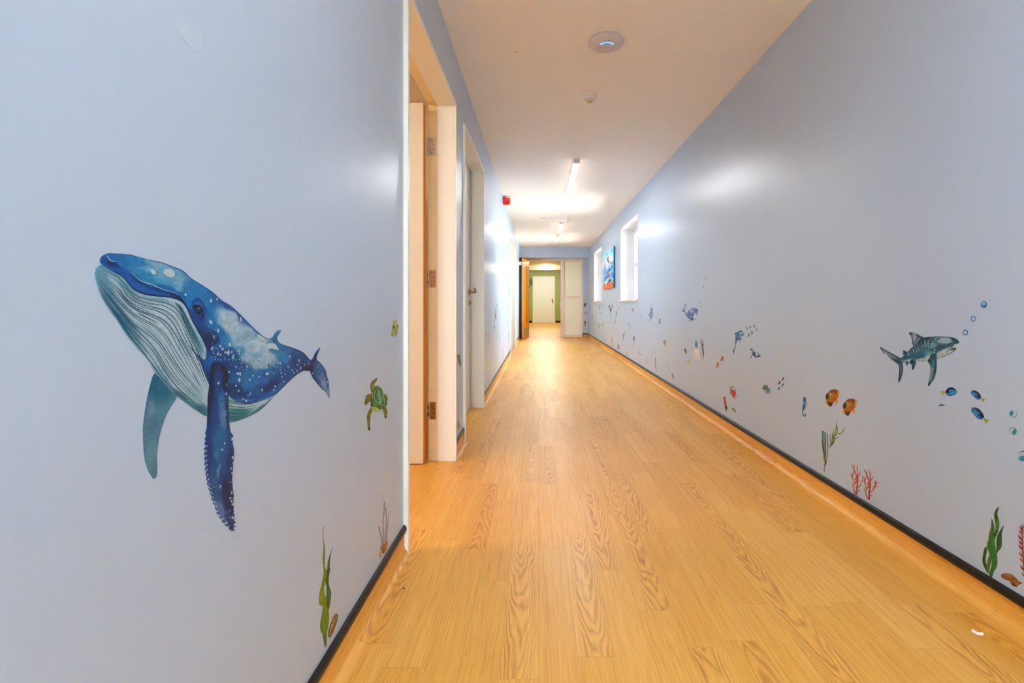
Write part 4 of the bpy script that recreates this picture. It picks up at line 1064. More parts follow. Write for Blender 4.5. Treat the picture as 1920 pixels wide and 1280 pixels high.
# white marks and speckles
kmax = p.k + 1; p = s.parts[1]; assert p.name == 'body'; p.k = kmax
p.fill([(305.5, 511), (307, 506), (313, 503.6), (320, 505), (325, 510), (325.6, 516), (320, 519.6), (313, 518), (307, 514.6)], (204, 210, 214), step=9)
p.fill([(281, 506), (284, 504.4), (288.6, 507.6), (290.2, 513), (286.6, 514.4), (282.4, 511)], (200, 210, 214))
p.fill([(481, 627), (486, 628), (492, 632), (495.2, 636.5), (492.6, 637), (486.6, 633.6), (482, 630.4)], (206, 212, 216))
p.fill([(500, 648), (505, 643.6), (512, 643.4), (517, 647.5), (521, 655.6), (515, 655.2), (509, 653.2), (502, 653)], (204, 210, 216))
p.dots([(346, 552, 2, 2.6, -20), (393.6, 563.4, 2, 3.8), (405.6, 560.5, 1.6, 2.6, 10), (391.6, 601.5, 1.5, 2.4), (394, 604.4, 2.6, 3), (407.4, 619.6, 2.1, 3.7, 8), (399, 630.5, 1.3, 1.9), (411.5, 649, 1.8, 2.6, -10), (416, 654, 1.9, 2.5, -10), (407, 662.6, 2, 2.9, 8), (412, 665, 1.5, 2.1),
        (421, 660.5, 2, 2.8), (426.6, 661, 2.4, 4.6), (432.8, 659.6, 1.5, 2.4, 6), (428.8, 646, 2, 3.6), (446, 657.4, 1.8, 3.6, 12), (450, 598.6, 1.6, 4.6, -6), (461.5, 675.6, 1.8, 2.2), (461.5, 687, 1.7, 2.4), (444.6, 700.4, 1.9, 2.8), (448.6, 700.6, 1.9, 3.6), (447.2, 711.8, 2.1, 3.8), (447, 663, 1.2, 1.6), (428, 697, 1.6, 2),
        (441, 723, 1.5, 1.8), (446, 732.6, 1.3, 2, 14), (454, 748, 1.4, 1.6), (460, 751, 1.7, 2.6), (467.4, 738, 1.2, 2.2), (463.6, 741.4, 1, 1.2), (490, 731, 1.3, 2.4), (499, 700.8, 2.5, 2.6), (514.4, 724, 1.6, 2.2, 20), (511.8, 730.6, 1.3, 1.9, 10), (467, 712, 1.4, 2.4, -10), (473, 704, 1.2, 2),
        (559.4, 675.4, 1.5, 2.4), (556, 683.6, 1.2, 1.6), (570, 683.6, 1.1, 1.4), (562.4, 689.6, 1.1, 3.4), (546.6, 693.6, 1.4, 1.6), (555.8, 695, 1.4, 1.8), (549.4, 698.4, 1.3, 1.5), (533, 701.4, 1.1, 1.5), (527, 706, 1.3, 1.6), (539, 687, 1.2, 2), (526, 699, 1.2, 1.6), (542, 668, 1.2, 2.6), (577, 681.6, 1.1, 1.1), (531, 715, 1, 1.4),
        (520, 680, 1.5, 1.9), (524, 681, 1.4, 2.2), (484, 706, 1.2, 1.5), (388.6, 612, 1.1, 1.5), (422, 621.6, 1.6, 2.4, 0, (150, 184, 204)), (435.4, 669, 2.4, 4.6, 20, (140, 178, 202)), (396, 653, 2.4, 4.4, 20, (136, 178, 208)), (472, 681, 1.4, 3, 10, (170, 190, 206))], (206, 210, 214))
ds = []
for _ in range(330):
    t = rr.random()
    x = rr.gauss(450, 30) if t < .6 else (rr.gauss(398, 9) if t < .8 else rr.gauss(520, 22))
    y = 678 + (x - 450) * 0.10 + rr.gauss(0, 12) if t < .6 else (rr.gauss(640, 22) if t < .8 else 688 + rr.gauss(0, 9))
    if not in_poly(np.array(body), np.array([x]), np.array([y]))[0] or x < 393 or y > 742: continue
    if y > 680 and x < 430: continue
    rd = abs(rr.gauss(0, .45)) + .35
    ds.append((x, y, rd, rd * 1.25, 0, rr.choice([(72, 152, 196), (120, 176, 206), (52, 136, 188), (170, 194, 210)])))
p.dots(ds, WHITE)
p.dots([(502.2, 685.3, 1.6, 2.6, 0), (512.4, 694, 1.3, 3.4, 8), (478, 752.2, 1.6, 1.4), (388, 612, 1, 1), (482, 745, 1, 1)], (8, 42, 84))
s.build()

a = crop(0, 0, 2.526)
s = Sticker('L', 'pale_patch', 'faint pale patch high on the near left wall', 'wall_mark')  # oval laid over the wall, a little paler than its paint
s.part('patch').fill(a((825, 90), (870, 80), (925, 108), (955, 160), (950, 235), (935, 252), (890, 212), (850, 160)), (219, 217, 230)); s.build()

# ================= turtle
INK = np.array([0.80, 0.94, 0.95])
a = crop(680, 700, 11.13)
s = Sticker('L', 'sea_turtle_sticker', 'green sea turtle sticker with olive flippers on the left wall between whale and open door')
olive = lambda sd: paint((128, 122, 8), [], 0, 1, .55, 1.1, sd)
def tur(nm, pts, sd, dark=()):
    p = s.part(nm); p.fill(a(*pts), olive(sd), .6)
    rq = random.Random(sd); P = np.array(a(*pts)); x0, y0 = P.min(0); x1, y1 = P.max(0)
    q = [(rq.uniform(x0, x1), rq.uniform(y0, y1)) for _ in range(70)]
    m = in_poly(P, np.array([t[0] for t in q]), np.array([t[1] for t in q]))
    p.dots([(t[0], t[1], .32, .5, 20) for t, k in zip(q, m) if k], (58, 34, 6))
    for d in dark: p.fill(a(*d), (66, 38, 14))
tur('front_flipper', [(180, 390), (160, 300), (165, 210), (200, 150), (260, 110), (300, 95), (295, 130), (260, 190), (235, 260), (222, 340), (205, 400)], 2, [[(255, 130), (300, 96), (296, 130), (268, 172)]])
tur('front_flipper', [(195, 690), (215, 720), (190, 790), (170, 850), (155, 960), (150, 1080), (155, 1160), (137, 1197), (105, 1150), (100, 1070), (90, 990), (85, 900), (105, 820), (150, 740)], 3, [[(105, 1120), (150, 1150), (137, 1197), (110, 1160)]])
tur('rear_flipper', [(420, 700), (480, 700), (510, 770), (508, 850), (495, 930), (475, 940), (455, 890), (435, 810), (415, 740)], 4, [[(455, 890), (495, 900), (490, 935), (475, 940)]])
tur('rear_flipper', [(450, 440), (475, 432), (505, 480), (522, 520), (510, 570), (490, 575), (465, 510)], 5)
tur('head', [(185, 425), (110, 435), (70, 470), (50, 540), (38, 600), (45, 650), (75, 662), (100, 620), (140, 590), (185, 600)], 6, [[(60, 590), (100, 575), (80, 615), (60, 610)]])
p = s.part('shell', 'green shell with white seams')
p.fill(a((175, 340), (190, 430), (170, 520), (165, 620), (170, 690), (210, 760), (290, 797), (350, 765), (330, 700), (230, 660), (200, 500), (205, 400)), paint((84, 54, 22), [(720, 766, 1, 1, 0, (0, 0, 0), 0), (704, 767, 9, 4, 20, (196, 200, 30), 1, .6), (708, 769, 5, 3, 20, (190, 206, 170), .8)], 0, 1, .2, 2), .8)
p.fill(a((235, 300), (260, 262), (310, 262), (360, 290), (400, 340), (425, 410), (450, 440), (470, 520), (500, 580), (512, 620), (495, 660), (440, 700), (400, 740), (350, 755), (320, 700), (240, 690), (205, 620), (185, 560), (190, 470), (200, 380)),
       paint((20, 112, 34), [(711, 744, 5, 13, 20, (24, 142, 80), .9, .9), (714, 749, 3, 8, 15, (170, 206, 196), .8, .8), (709, 740, 2.5, 8, 10, (120, 190, 170), .7, .8), (703, 745, 3, 6, 0, (60, 40, 14), .6), (718, 745, 4, 8, 10, (40, 160, 50), .8), (701, 756, 4, 4, 0, (90, 170, 40), .6)], 1.0, 4, .35, 1.6), .7)
for ln in ([(190, 520), (215, 500), (240, 540), (290, 605), (315, 610)], [(225, 350), (262, 370), (240, 430), (250, 530)], [(300, 300), (330, 370), (330, 450)], [(330, 650), (420, 660), (450, 620), (440, 540), (410, 440), (450, 430)], [(240, 660), (320, 640), (360, 560), (350, 450)], [(205, 390), (200, 500)]):
    p.ribbon(a(*ln), [.5, .8, .5], (196, 214, 186))
for ln in ([(290, 310), (260, 420), (300, 560)], [(380, 320), (400, 430), (390, 560), (420, 620)], [(320, 620), (340, 720)], [(440, 470), (470, 600), (460, 670)], [(210, 560), (260, 650)]):
    p.ribbon(a(*ln), [.4, 1.3, .4], (12, 66, 30))
s.build()

# small olive fish above the turtle
a = crop(725, 590, 25.6)
s = Sticker('L', 'reef_fish_sticker', 'small yellow-green reef fish sticker above the turtle, close to the first door frame')
p = s.part('body')
p.fill(a((310, 320), (365, 260), (400, 310), (475, 225), (495, 250), (480, 350), (430, 400), (470, 440), (555, 470), (565, 560), (530, 660), (510, 800), (480, 950), (410, 1040), (370, 1080), (290, 1010), (240, 1025), (222, 900), (240, 760), (290, 500), (310, 440)),
       paint((190, 178, 20), [(731.5, 598, 3, 3, 0, (150, 150, 10), .8), (746, 612, 2, 5, 0, (116, 108, 10), .9), (739.5, 622, 1.4, 7, 0, (204, 200, 150), .8), (741, 609, 4, 3, 0, (204, 188, 90), .8), (735, 628, 3, 3, 0, (146, 150, 0), .8)], .4, 2, .12, 1), .5)
p.fill(a((285, 540), (370, 540), (375, 640), (320, 690), (290, 620)), (40, 10, 10)); p.dots(a((318, 475)) and [(737.5, 608.5, .7, .7), (743.5, 607.5, .5, .5)], (50, 40, 20))
p.ribbon(a((385, 660), (400, 800), (430, 940)), [1, 1.1, .8], (112, 86, 20)); p.ribbon(a((520, 690), (505, 800), (470, 940), (410, 1030)), [.6, 1.1, 1], (96, 90, 50))
p.ribbon(a((245, 960), (250, 1020)), [1, 1.6], (110, 50, 10)); p.fill(a((280, 980), (300, 940), (310, 990)), (220, 200, 190)); p.fill(a((390, 960), (430, 950), (420, 1010), (390, 1010)), (214, 200, 190))
s.build()
blob_sticker('L', 'yellow_fish_sticker', 'sliver of a yellow fish sticker tucked against the first door frame at eye height', [(757.2, 524), (759, 525), (759, 534), (757.4, 535)], (206, 190, 20))

# seaweed + shell near the skirting
a = crop(590, 980, 5.33)
s = Sticker('L', 'seaweed_sticker', 'tall green seaweed sticker above the skirting on the near left wall')
p = s.part('dark_blade', 'dark green blade')
p.fill(a((178, 246), (165, 290), (155, 350), (148, 420), (152, 470), (140, 540), (140, 620), (160, 680), (162, 740), (150, 820), (138, 880), (140, 960), (122, 1080), (108, 900), (115, 740), (118, 640), (104, 560), (124, 460), (132, 390), (150, 320)),
       paint((26, 84, 26), [(617, 1118, 3, 14, 0, (36, 112, 52), .9), (614, 1060, 3, 18, 0, (20, 70, 24), .8), (622, 1030, 2, 10, 20, (120, 110, 100), .9)], .6, 4, .15, 3), .9)
p = s.part('light_blade', 'yellow-green blade')
p.fill(a((93, 26), (84, 100), (88, 190), (100, 240), (100, 330), (98, 430), (118, 490), (104, 600), (88, 660), (95, 730), (125, 760), (112, 800), (122, 850), (138, 880), (132, 980), (120, 1100), (118, 1180), (108, 1240), (96, 1200), (80, 1110), (62, 1080), (55, 1020), (66, 940), (80, 860), (78, 828), (50, 820), (42, 780), (50, 680), (72, 600), (88, 500), (86, 430), (78, 350), (88, 260), (80, 160), (84, 70)),
       paint((116, 138, 14), [(603, 1115, 4, 16, 0, (134, 152, 22), .9), (612, 1160, 3, 30, 0, (104, 134, 20), .9), (603, 1180, 3, 20, 0, (88, 120, 14), .8), (610, 1200, 4, 12, 0, (60, 110, 12), .8), (606, 1000, 3, 22, 0, (126, 108, 84), .9), (606, 1040, 3, 20, 0, (110, 130, 20), .6)], .7, 4, .15, 3), .9)
p.ribbon(a((50, 820), (78, 830), (82, 900), (72, 1000)), [.3, .9, .3], (56, 66, 14)); p.ribbon(a((88, 660), (95, 730), (118, 755)), [.4, 1, .4], (70, 76, 20)); p.ribbon(a((98, 860), (104, 980), (100, 1100)), [.2, .8, .2], (70, 96, 14))
p.ribbon(a((80, 1120), (96, 1200), (108, 1238)), [.4, 1.2, 1], (60, 50, 20))
s.build()
a = crop(590, 980, 5.33)
s = Sticker('L', 'sand_dollar_sticker', 'narrow brown oval shell sticker right of the tall green seaweed, above the skirting')
p = s.part('shell')
p.fill(a((215, 905), (230, 925), (222, 980), (200, 1050), (175, 1110), (150, 1148), (136, 1130), (138, 1080), (155, 1020), (185, 945)), (66, 46, 10))
p.fill(a((212, 918), (224, 932), (214, 985), (193, 1048), (170, 1100), (150, 1135), (142, 1120), (148, 1075), (165, 1015), (190, 950)), paint((150, 118, 24), [(622, 1172, 2, 12, 22, (206, 184, 120), .9, .8)], .4, 3, .15), .6)
p.ribbon(a((206, 930), (200, 985), (180, 1040), (155, 1110)), [.4, .9, .9, .4], (88, 58, 8)); p.ribbon(a((222, 950), (205, 1010), (165, 1100)), [.3, .7, .3], (110, 84, 20))
p.dots([(x, y, .8, 1.1) for x, y in a((190, 990), (175, 1000), (170, 1060), (160, 1040), (205, 960))], (96, 66, 10))
s.build()

# feathery coral on a shell, by the first door
a = crop(695, 930, 10.66)
s = Sticker('L', 'feather_coral_sticker', 'spiky dark feathery coral sticker with an orange base, low by the first door frame')
p = s.part('plumes', 'dark beaded plumes')
rq = random.Random(5)
def beaded(pts, n, w, c, s_=p):
    P = along(np.array(a(*pts)), np.linspace(0, 1, n))
    s_.ribbon(P, .35, c, sm=False)
    s_.dots([(x + (-.5 if k % 2 else .5) * w * .5, y, w * .62, .75, 35 if k % 2 else -35) for k, (x, y) in enumerate(P)], c)
beaded([(278, 125), (268, 220), (262, 330), (245, 450), (245, 600), (255, 720), (258, 940)], 26, 1.7, (44, 28, 26))
beaded([(305, 230), (305, 330), (315, 460), (310, 620), (300, 760), (285, 930)], 26, 1.5, (96, 72, 78))
beaded([(372, 300), (358, 400), (340, 540), (322, 720), (305, 900)], 22, 1.3, (122, 96, 92))
beaded([(160, 615), (178, 700), (205, 800), (220, 900), (228, 990)], 24, 1.8, (104, 80, 88))
p = s.part('base', 'orange shell base')
p.fill(a((232, 990), (255, 960), (290, 950), (320, 900), (338, 920), (330, 1010), (300, 1080), (262, 1145), (235, 1135), (210, 1160), (185, 1225), (175, 1150), (185, 1080), (200, 1010)), paint((176, 96, 32), [(713.5, 1034, 2.5, 6, 0, (196, 172, 138), .9), (720, 1028, 3, 8, 0, (168, 84, 10), .9), (725, 1023, 2, 6, 10, (216, 138, 92), .9), (718, 1034, 2, 5, 0, (110, 50, 10), .8)], .4, 3, .12), .6)
s.build()

# jellyfish and thin seaweed between the first two doors
a = crop(850, 650, 6.74)
s = Sticker('L', 'squid_sticker', 'purple-brown squid sticker on the narrow wall between the first two doors')
p = s.part('body')
p.fill(a((50, 105), (88, 100), (82, 130), (92, 170), (98, 210), (90, 240), (76, 235), (70, 200), (58, 190), (52, 150)), paint((104, 82, 96), [(860, 667, 4, 3, 0, (94, 90, 34), .9), (864, 683, 1.5, 5, -10, (112, 72, 92), .9)], .3, 2, .2, 1.5), .6)
p.ribbon(a((58, 190), (62, 230), (58, 245)), [1, .5, .2], (150, 130, 130)); p.ribbon(a((88, 235), (94, 270)), [1, .3], (126, 100, 116))
s.build()
s = Sticker('L', 'kelp_sticker', 'thin olive kelp stem sticker below the squid, between the first two doors')
p = s.part('stem'); p.ribbon(a((56, 575), (60, 700), (60, 850), (64, 950)), [.3, .7, .9, .9], (122, 122, 60))
p.fill(a((64, 935), (76, 960), (78, 1000), (66, 1040), (52, 1010), (50, 970)), (150, 128, 134), n=3)
s.build()
blob_sticker('L', 'dot_sticker', 'tiny grey dot sticker between the squid and the kelp stem', [(862.4, 724.5), (863.8, 725.6), (863.4, 727.6), (862.2, 726.8)], (140, 142, 152))

# ================= shark
a = crop(1640, 610, 10.665)
s = Sticker('R', 'tiger_shark_sticker', 'large striped blue-grey shark sticker on the right wall', 'wall sticker')
SB, SD, SW, SG = (44, 104, 124), (14, 36, 50), (188, 192, 194), (120, 138, 156)
def sh(nm, pts, c, step=.9, sm=True, label=None): p = s.part(nm, label); p.fill(a(*pts), c, step, sm); return p
def PX(x, y): return (1640 + x / 10.665, 610 + y / 10.665)
def sb(x, y, rx, ry, dg, c, st_, so=.7): X = PX(x, y); return (X[0], X[1], rx / 10.665, ry / 10.665, dg, c, st_, so)
p = sh('tail_fin', [(110, 430), (250, 510), (400, 590), (520, 650), (575, 640), (620, 700), (565, 745), (568, 800), (565, 900), (540, 1030), (505, 1110), (476, 1142), (480, 1050), (492, 900), (478, 790), (420, 740), (330, 670), (260, 600), (215, 545), (182, 562), (140, 500)],
       paint((50, 84, 100), [sb(220, 540, 120, 30, 30, (132, 142, 162), .95), sb(350, 620, 110, 30, 32, (130, 144, 160), .9), sb(520, 860, 26, 120, 4, (104, 116, 136), .8), sb(480, 720, 80, 40, 20, (24, 74, 92), .9), sb(490, 1080, 20, 50, 10, (20, 26, 40), .9), sb(130, 450, 30, 30, 30, (40, 46, 60), .9), sb(430, 700, 80, 14, 35, (20, 60, 76), .8)], .5, 4, .1, 2))
p.ribbon(a((110, 430), (250, 512), (400, 594), (520, 654)), [.6, 1.4, 1.3, 1], (22, 40, 52)); p.ribbon(a((490, 790), (500, 900), (488, 1050), (478, 1138)), [.6, 1.4, 1.4, .6], (18, 28, 40)); p.ribbon(a((560, 760), (560, 890), (530, 1030), (495, 1115)), [.8, 1.4, 1.2, .4], (26, 38, 52))
p = sh('anal_fin', [(595, 733), (680, 720), (655, 800), (638, 806), (628, 758)], (40, 84, 96))
p = sh('pelvic_fin', [(695, 742), (740, 680), (835, 670), (828, 740), (800, 830), (768, 890), (750, 872), (745, 790)], paint((26, 72, 88), [sb(750, 720, 30, 40, 0, (16, 34, 50), .8), sb(770, 860, 30, 40, 10, (30, 34, 50), .9), sb(800, 740, 20, 60, 10, (60, 110, 120), .6)], .4, 3, .1, 2))
p = sh('dorsal_fin', [(1010, 250), (900, 195), (850, 165), (750, 136), (685, 148), (730, 210), (750, 290), (768, 392), (860, 400), (960, 320)],
       paint((122, 134, 152), [sb(715, 165, 34, 40, 40, (14, 50, 64), 1), sb(800, 230, 30, 70, 10, (188, 178, 186), .9), sb(870, 200, 50, 30, 30, (60, 84, 104), .8), sb(900, 280, 60, 40, 20, (90, 130, 152), .7), sb(760, 370, 22, 30, 0, (16, 36, 48), .9), sb(940, 240, 60, 14, 30, (18, 44, 56), .9)], .6, 3, .12, 2), .8)
p.ribbon(a((700, 165), (760, 270), (775, 380)), [.4, 1.2, 1.2], (30, 52, 66)); p.ribbon(a((850, 175), (880, 220), (850, 290)), [.3, 1.4, .3], (34, 60, 76))
p = sh('second_dorsal_fin', [(575, 495), (605, 506), (650, 530), (660, 560), (600, 600), (578, 590)], (28, 56, 70))
bodyp = [(520, 660), (560, 625), (650, 535), (700, 482), (790, 395), (860, 330), (950, 250), (1010, 243), (1100, 230), (1250, 222), (1400, 226), (1560, 242), (1640, 272), (1680, 308), (1690, 345), (1660, 372), (1630, 420), (1624, 455), (1618, 490), (1540, 552), (1450, 603), (1350, 642), (1240, 662), (1150, 690), (1060, 714), (960, 723), (850, 716), (740, 678), (600, 716), (560, 742), (520, 720)]
p = sh('body', bodyp, paint((54, 112, 134), [
    sb(1400, 300, 200, 60, 5, (170, 180, 190), 1, .8), sb(1230, 260, 90, 40, 10, (90, 140, 156), .7), sb(1620, 300, 90, 50, 25, (26, 76, 92), 1, .7), sb(1560, 370, 140, 34, -14, (24, 80, 98), .95), sb(1300, 440, 150, 50, -12, (16, 72, 94), 1, .6), sb(1190, 500, 70, 60, 0, (18, 76, 98), 1),
    sb(1400, 550, 200, 70, -24, (196, 196, 194), 1, .5), sb(1620, 420, 70, 40, -40, (200, 200, 200), 1, .6), sb(1330, 600, 100, 40, -14, (176, 180, 182), .8),
    sb(960, 690, 150, 40, -6, (176, 188, 184), 1, .6), sb(1090, 640, 70, 80, 0, (186, 196, 194), 1, .6), sb(980, 440, 160, 110, -30, (60, 108, 128), .6), sb(1150, 400, 90, 60, 0, (126, 164, 178), .8), sb(900, 600, 160, 50, -10, (24, 92, 122), .9), sb(1080, 560, 90, 50, -10, (104, 156, 170), .7), sb(650, 650, 110, 50, -20, (18, 84, 104), .9), sb(1050, 260, 110, 26, 0, (16, 44, 58), .9),
    sb(800, 450, 120, 60, -40, (50, 92, 112), .8), sb(640, 690, 120, 12, -14, (170, 190, 196), .7), sb(720, 560, 90, 30, -30, (80, 128, 148), .6)], .8, 4, .12, 2.5, 4), .75)
l = p._lift()
for i, (ln, w, c) in enumerate([
    ([(960, 260), (900, 320), (850, 400)], [2, 3.4, .4], SD), ([(1010, 250), (960, 320), (950, 400), (990, 470)], [2, 4.5, 3, .4], SD), ([(1100, 240), (1050, 300), (1045, 400), (1070, 460)], [1.5, 2.8, 1.8, .3], SD), ([(900, 320), (920, 390), (980, 480)], [.6, 3, .4], SD),
    ([(1130, 245), (1110, 320), (1100, 400), (1105, 470)], [1, 2.2, 2, .3], (18, 40, 50)), ([(1220, 235), (1170, 270), (1130, 330)], [1.4, 1.2, .4], (28, 84, 96)), ([(1330, 235), (1260, 270), (1210, 340), (1190, 360)], [1, 2.6, 1.6, .4], (26, 88, 104)), ([(1200, 240), (1170, 300), (1140, 330)], [2, 2.2, .4], (30, 92, 106)),
    ([(820, 380), (850, 460), (880, 540)], [.6, 2, .3], (26, 60, 76)), ([(870, 350), (900, 450), (920, 520)], [.6, 1.8, .3], (22, 54, 70)), ([(780, 430), (800, 490), (840, 560)], [.6, 1.8, .3], (24, 64, 82)), ([(740, 470), (770, 540), (790, 590)], [.6, 1.6, .3], (28, 74, 92)), ([(700, 510), (710, 560), (730, 620)], [.6, 1.4, .3], (20, 62, 80)), ([(650, 540), (630, 600), (600, 660)], [.6, 1.6, .4], (18, 60, 76)), ([(740, 500), (730, 560), (760, 620)], [.4, 1.2, .3], (30, 80, 100))]):
    p.ribbon(a(*ln), w, c, lift=l + i * 1e-6)
l = p._lift()
for i, (ln, w) in enumerate([([(1080, 290), (1070, 360), (1075, 440)], [.3, 1.5, .4]), ([(1120, 260), (1110, 300)], [.8, .5]), ([(1010, 290), (1020, 360), (1030, 440)], [.3, 1.8, .4]), ([(940, 350), (955, 410), (975, 450)], [.3, 1.4, .3]), ([(860, 400), (880, 460), (900, 520)], [.3, 1.3, .3]), ([(770, 450), (790, 510), (800, 550)], [.3, 1.4, .3]), ([(680, 540), (685, 570), (690, 600)], [.6, 1.8, .6]), ([(820, 440), (845, 500), (860, 540)], [.3, 1, .3])]):
    p.ribbon(a(*ln), w, (170, 194, 200), lift=l + i * 1e-6)
p.ribbon(a((1010, 243), (1100, 231), (1250, 223), (1400, 227), (1560, 243), (1640, 273)), [1, .9, .9, .9, 1, 1], (16, 44, 56))
p.ribbon(a((600, 716), (740, 678)), [.5, .8], (188, 200, 204)); p.ribbon(a((850, 700), (960, 712), (1060, 706)), [.4, .9, .4], (70, 110, 112)); p.ribbon(a((1245, 660), (1350, 640), (1450, 600)), [.5, 1, .4], (110, 118, 120))
for ln in ([(1160, 510), (1180, 545), (1200, 562)], [(1178, 480), (1200, 520), (1222, 548)], [(1200, 455), (1215, 485), (1235, 505)]): p.ribbon(a(*ln), [.3, 1.3, .3], (208, 212, 212))
for ln in ([(1150, 500), (1170, 545), (1190, 565)], [(1170, 470), (1192, 520), (1212, 550)], [(1192, 450), (1208, 488), (1228, 510)]): p.ribbon(a(*ln), [.2, .5, .2], (10, 20, 28))
p.fill(a((1425, 550), (1460, 505), (1520, 470), (1600, 448), (1625, 446), (1628, 470), (1600, 488), (1540, 486), (1480, 506), (1440, 545)), (34, 30, 34))
p.fill(a((1450, 540), (1500, 498), (1570, 484), (1600, 484), (1560, 500), (1500, 515)), (196, 192, 192))
p.ribbon(a((1420, 590), (1480, 572), (1545, 545)), [.3, 1, .3], (40, 44, 50))
p = s.part('eye', 'small dark eye'); p.dots([(*PX(1492, 388), 1.7, 1.3, -10), (*PX(1498, 386), .8, .8, 0, (126, 134, 60))], (12, 22, 30)); p.ribbon(a((1455, 385), (1490, 368), (1525, 378)), [.3, 1, .3], (10, 40, 52))
p = sh('pectoral_fin', [(1135, 575), (1180, 560), (1243, 570), (1238, 700), (1240, 830), (1226, 930), (1190, 1060), (1130, 1150), (1070, 1216), (1082, 1140), (1110, 1000), (1120, 850), (1102, 770), (1065, 708), (1100, 650)],
       paint((30, 96, 112), [sb(1160, 600, 60, 70, 0, (18, 70, 86), .9), sb(1100, 700, 30, 60, -30, (10, 30, 40), .9), sb(1150, 900, 40, 90, 6, (128, 142, 160), .95), sb(1130, 1040, 40, 90, 14, (120, 138, 158), .95), sb(1180, 760, 50, 60, 0, (40, 124, 136), .8), sb(1090, 1180, 26, 40, 24, (16, 22, 34), 1), sb(1222, 860, 14, 220, 4, (14, 50, 62), .9)], .4, 3, .1, 2), .7)
for y in (830, 880, 930, 975, 1020, 1070): p.ribbon([PX(1225 - (y - 830) * .15, y), PX(1150 - (y - 830) * .05, y + 8)], [1.7, .2], (14, 30, 40))
s.build()

# bubbles
def bubble(x, y, rx, ry, label, style, group=None):
    s = Sticker('R', 'bubble_sticker', label, group=group); p = s.part('bubble')
    n = 20
    outl = [(x + rx * math.cos(t), y + ry * math.sin(t)) for t in [2 * math.pi * k / n for k in range(n)]]
    if style == 'blue':
        p.fill(outl, paint((50, 140, 206), [(x - rx * .1, y - ry * .25, rx * .62, ry * .5, 30, (170, 194, 208), .95, .6), (x + rx * .3, y + ry * .55, rx * .6, ry * .3, -30, (14, 96, 186), .8), (x - rx * .2, y + ry * .1, rx * .3, ry * .25, 0, (120, 176, 206), .8)], .2, 2), .5)
        p.ring(x, y, rx * .95, ry * .95, .9, (18, 104, 190), 60, 320, .3)
    elif style == 'ring':
        p.ring(x, y, rx * .82, ry * .82, rx * .38, (60, 150, 216)); p.ring(x, y, rx * .95, ry * .95, .6, (12, 96, 190)); p.ring(x, y, rx * .70, ry * .70, .5, (14, 100, 190), 20, 200)
    else:
        cx_, sd = style
        p.fill(outl, paint((200, 206, 208), [(x + cx_[0] * rx, y + cx_[1] * ry, rx * .75, ry * .95, cx_[2], (10, 134, 172), 1, .7)], 0, 1), .5)
        p.ring(x, y, rx * .98, ry * .98, rx * .16, (12, 56, 76), sd[0], sd[1], .2)
    s.build()
bubble(1845, 570.7, 6.1, 6.5, 'highest and solidest blue bubble sticker above the shark nose', 'blue')
bubble(1825.2, 597.4, 4.8, 5.6, 'open blue bubble ring sticker, middle one of three above the shark nose', 'ring')
bubble(1810.5, 623, 4.9, 5.2, 'open blue bubble ring sticker directly above the shark nose', 'ring')
bubble(1900, 775.6, 6.9, 6.7, 'teal and white bubble sticker, upper of the pair near the right edge', ((-.75, -.2, 20), (-50, 150)))
bubble(1899, 808, 7.1, 7.1, 'teal and white bubble sticker, lower of the pair near the right edge', ((.72, .35, 20), (170, 320)))
bubble(1919, 855, 11, 9.4, 'teal and white bubble sticker cut by the right edge of the view', ((0, .8, 100), (200, 330)))

# blue tang fish
def tang(P, T_, dark, glint, label, tailp):
    s = Sticker('R', 'blue_fish_sticker', label, group=None)
    p = s.part('tail', 'yellow tail'); p.fill(T_, paint((176, 190, 6), [], 0, 1, .15, 2), .5, sm=False)
    p.ribbon([T_[0], T_[1]], [.4, .8], (40, 50, 20)); p.ribbon([T_[1], T_[2]], [.4, .5], (70, 80, 10))
    p = s.part('body')
    c = np.mean(P, 0)
    p.fill(P, paint((20, 128, 196), [(c[0] + tailp[0], c[1] + tailp[1], 5, 3, 0, (40, 170, 206), .7, .9)], .4, 3, .1, 2), .5)
    p.ribbon(P[:len(P) // 2 + 1], [.4, 1.6, 1.8, 1.4, .4], (8, 40, 122)); p.ribbon([P[k % len(P)] for k in range(len(P) // 2, len(P) + 1)], [.4, 1.2, 1.2, .3], (10, 66, 150))
    p.fill(dark, (8, 14, 62)); p.fill(glint, (70, 168, 224))
    s.build()
a = crop(1750, 715, 15.06)
tang(a((350, 270), (400, 215), (450, 185), (510, 175), (570, 188), (620, 225), (655, 265), (668, 300), (655, 330), (600, 365), (530, 395), (450, 402), (400, 375), (365, 330)), a((390, 305), (228, 272), (272, 388), (330, 345)),
     a((355, 275), (410, 215), (490, 180), (560, 195), (610, 235), (590, 245), (540, 222), (520, 240), (515, 280), (470, 310), (400, 322), (368, 310)), a((452, 275), (475, 240), (510, 232), (512, 262), (480, 288)), 'blue fish sticker with yellow tail, facing right below the shark', (4, 2))
tang(a((1330, 470), (1350, 440), (1310, 360), (1250, 300), (1180, 262), (1110, 262), (1070, 290), (1072, 330), (1110, 370), (1160, 420), (1220, 475), (1280, 500), (1320, 492)), a((1325, 465), (1458, 505), (1405, 578), (1350, 500)),
     a((1350, 440), (1305, 360), (1240, 300), (1160, 268), (1110, 285), (1150, 300), (1195, 330), (1190, 380), (1240, 430), (1300, 470)), a((1200, 335), (1230, 335), (1260, 375), (1245, 392), (1215, 368)), 'blue fish sticker with yellow tail, upper of the two swimming up-left', (-3, -1))
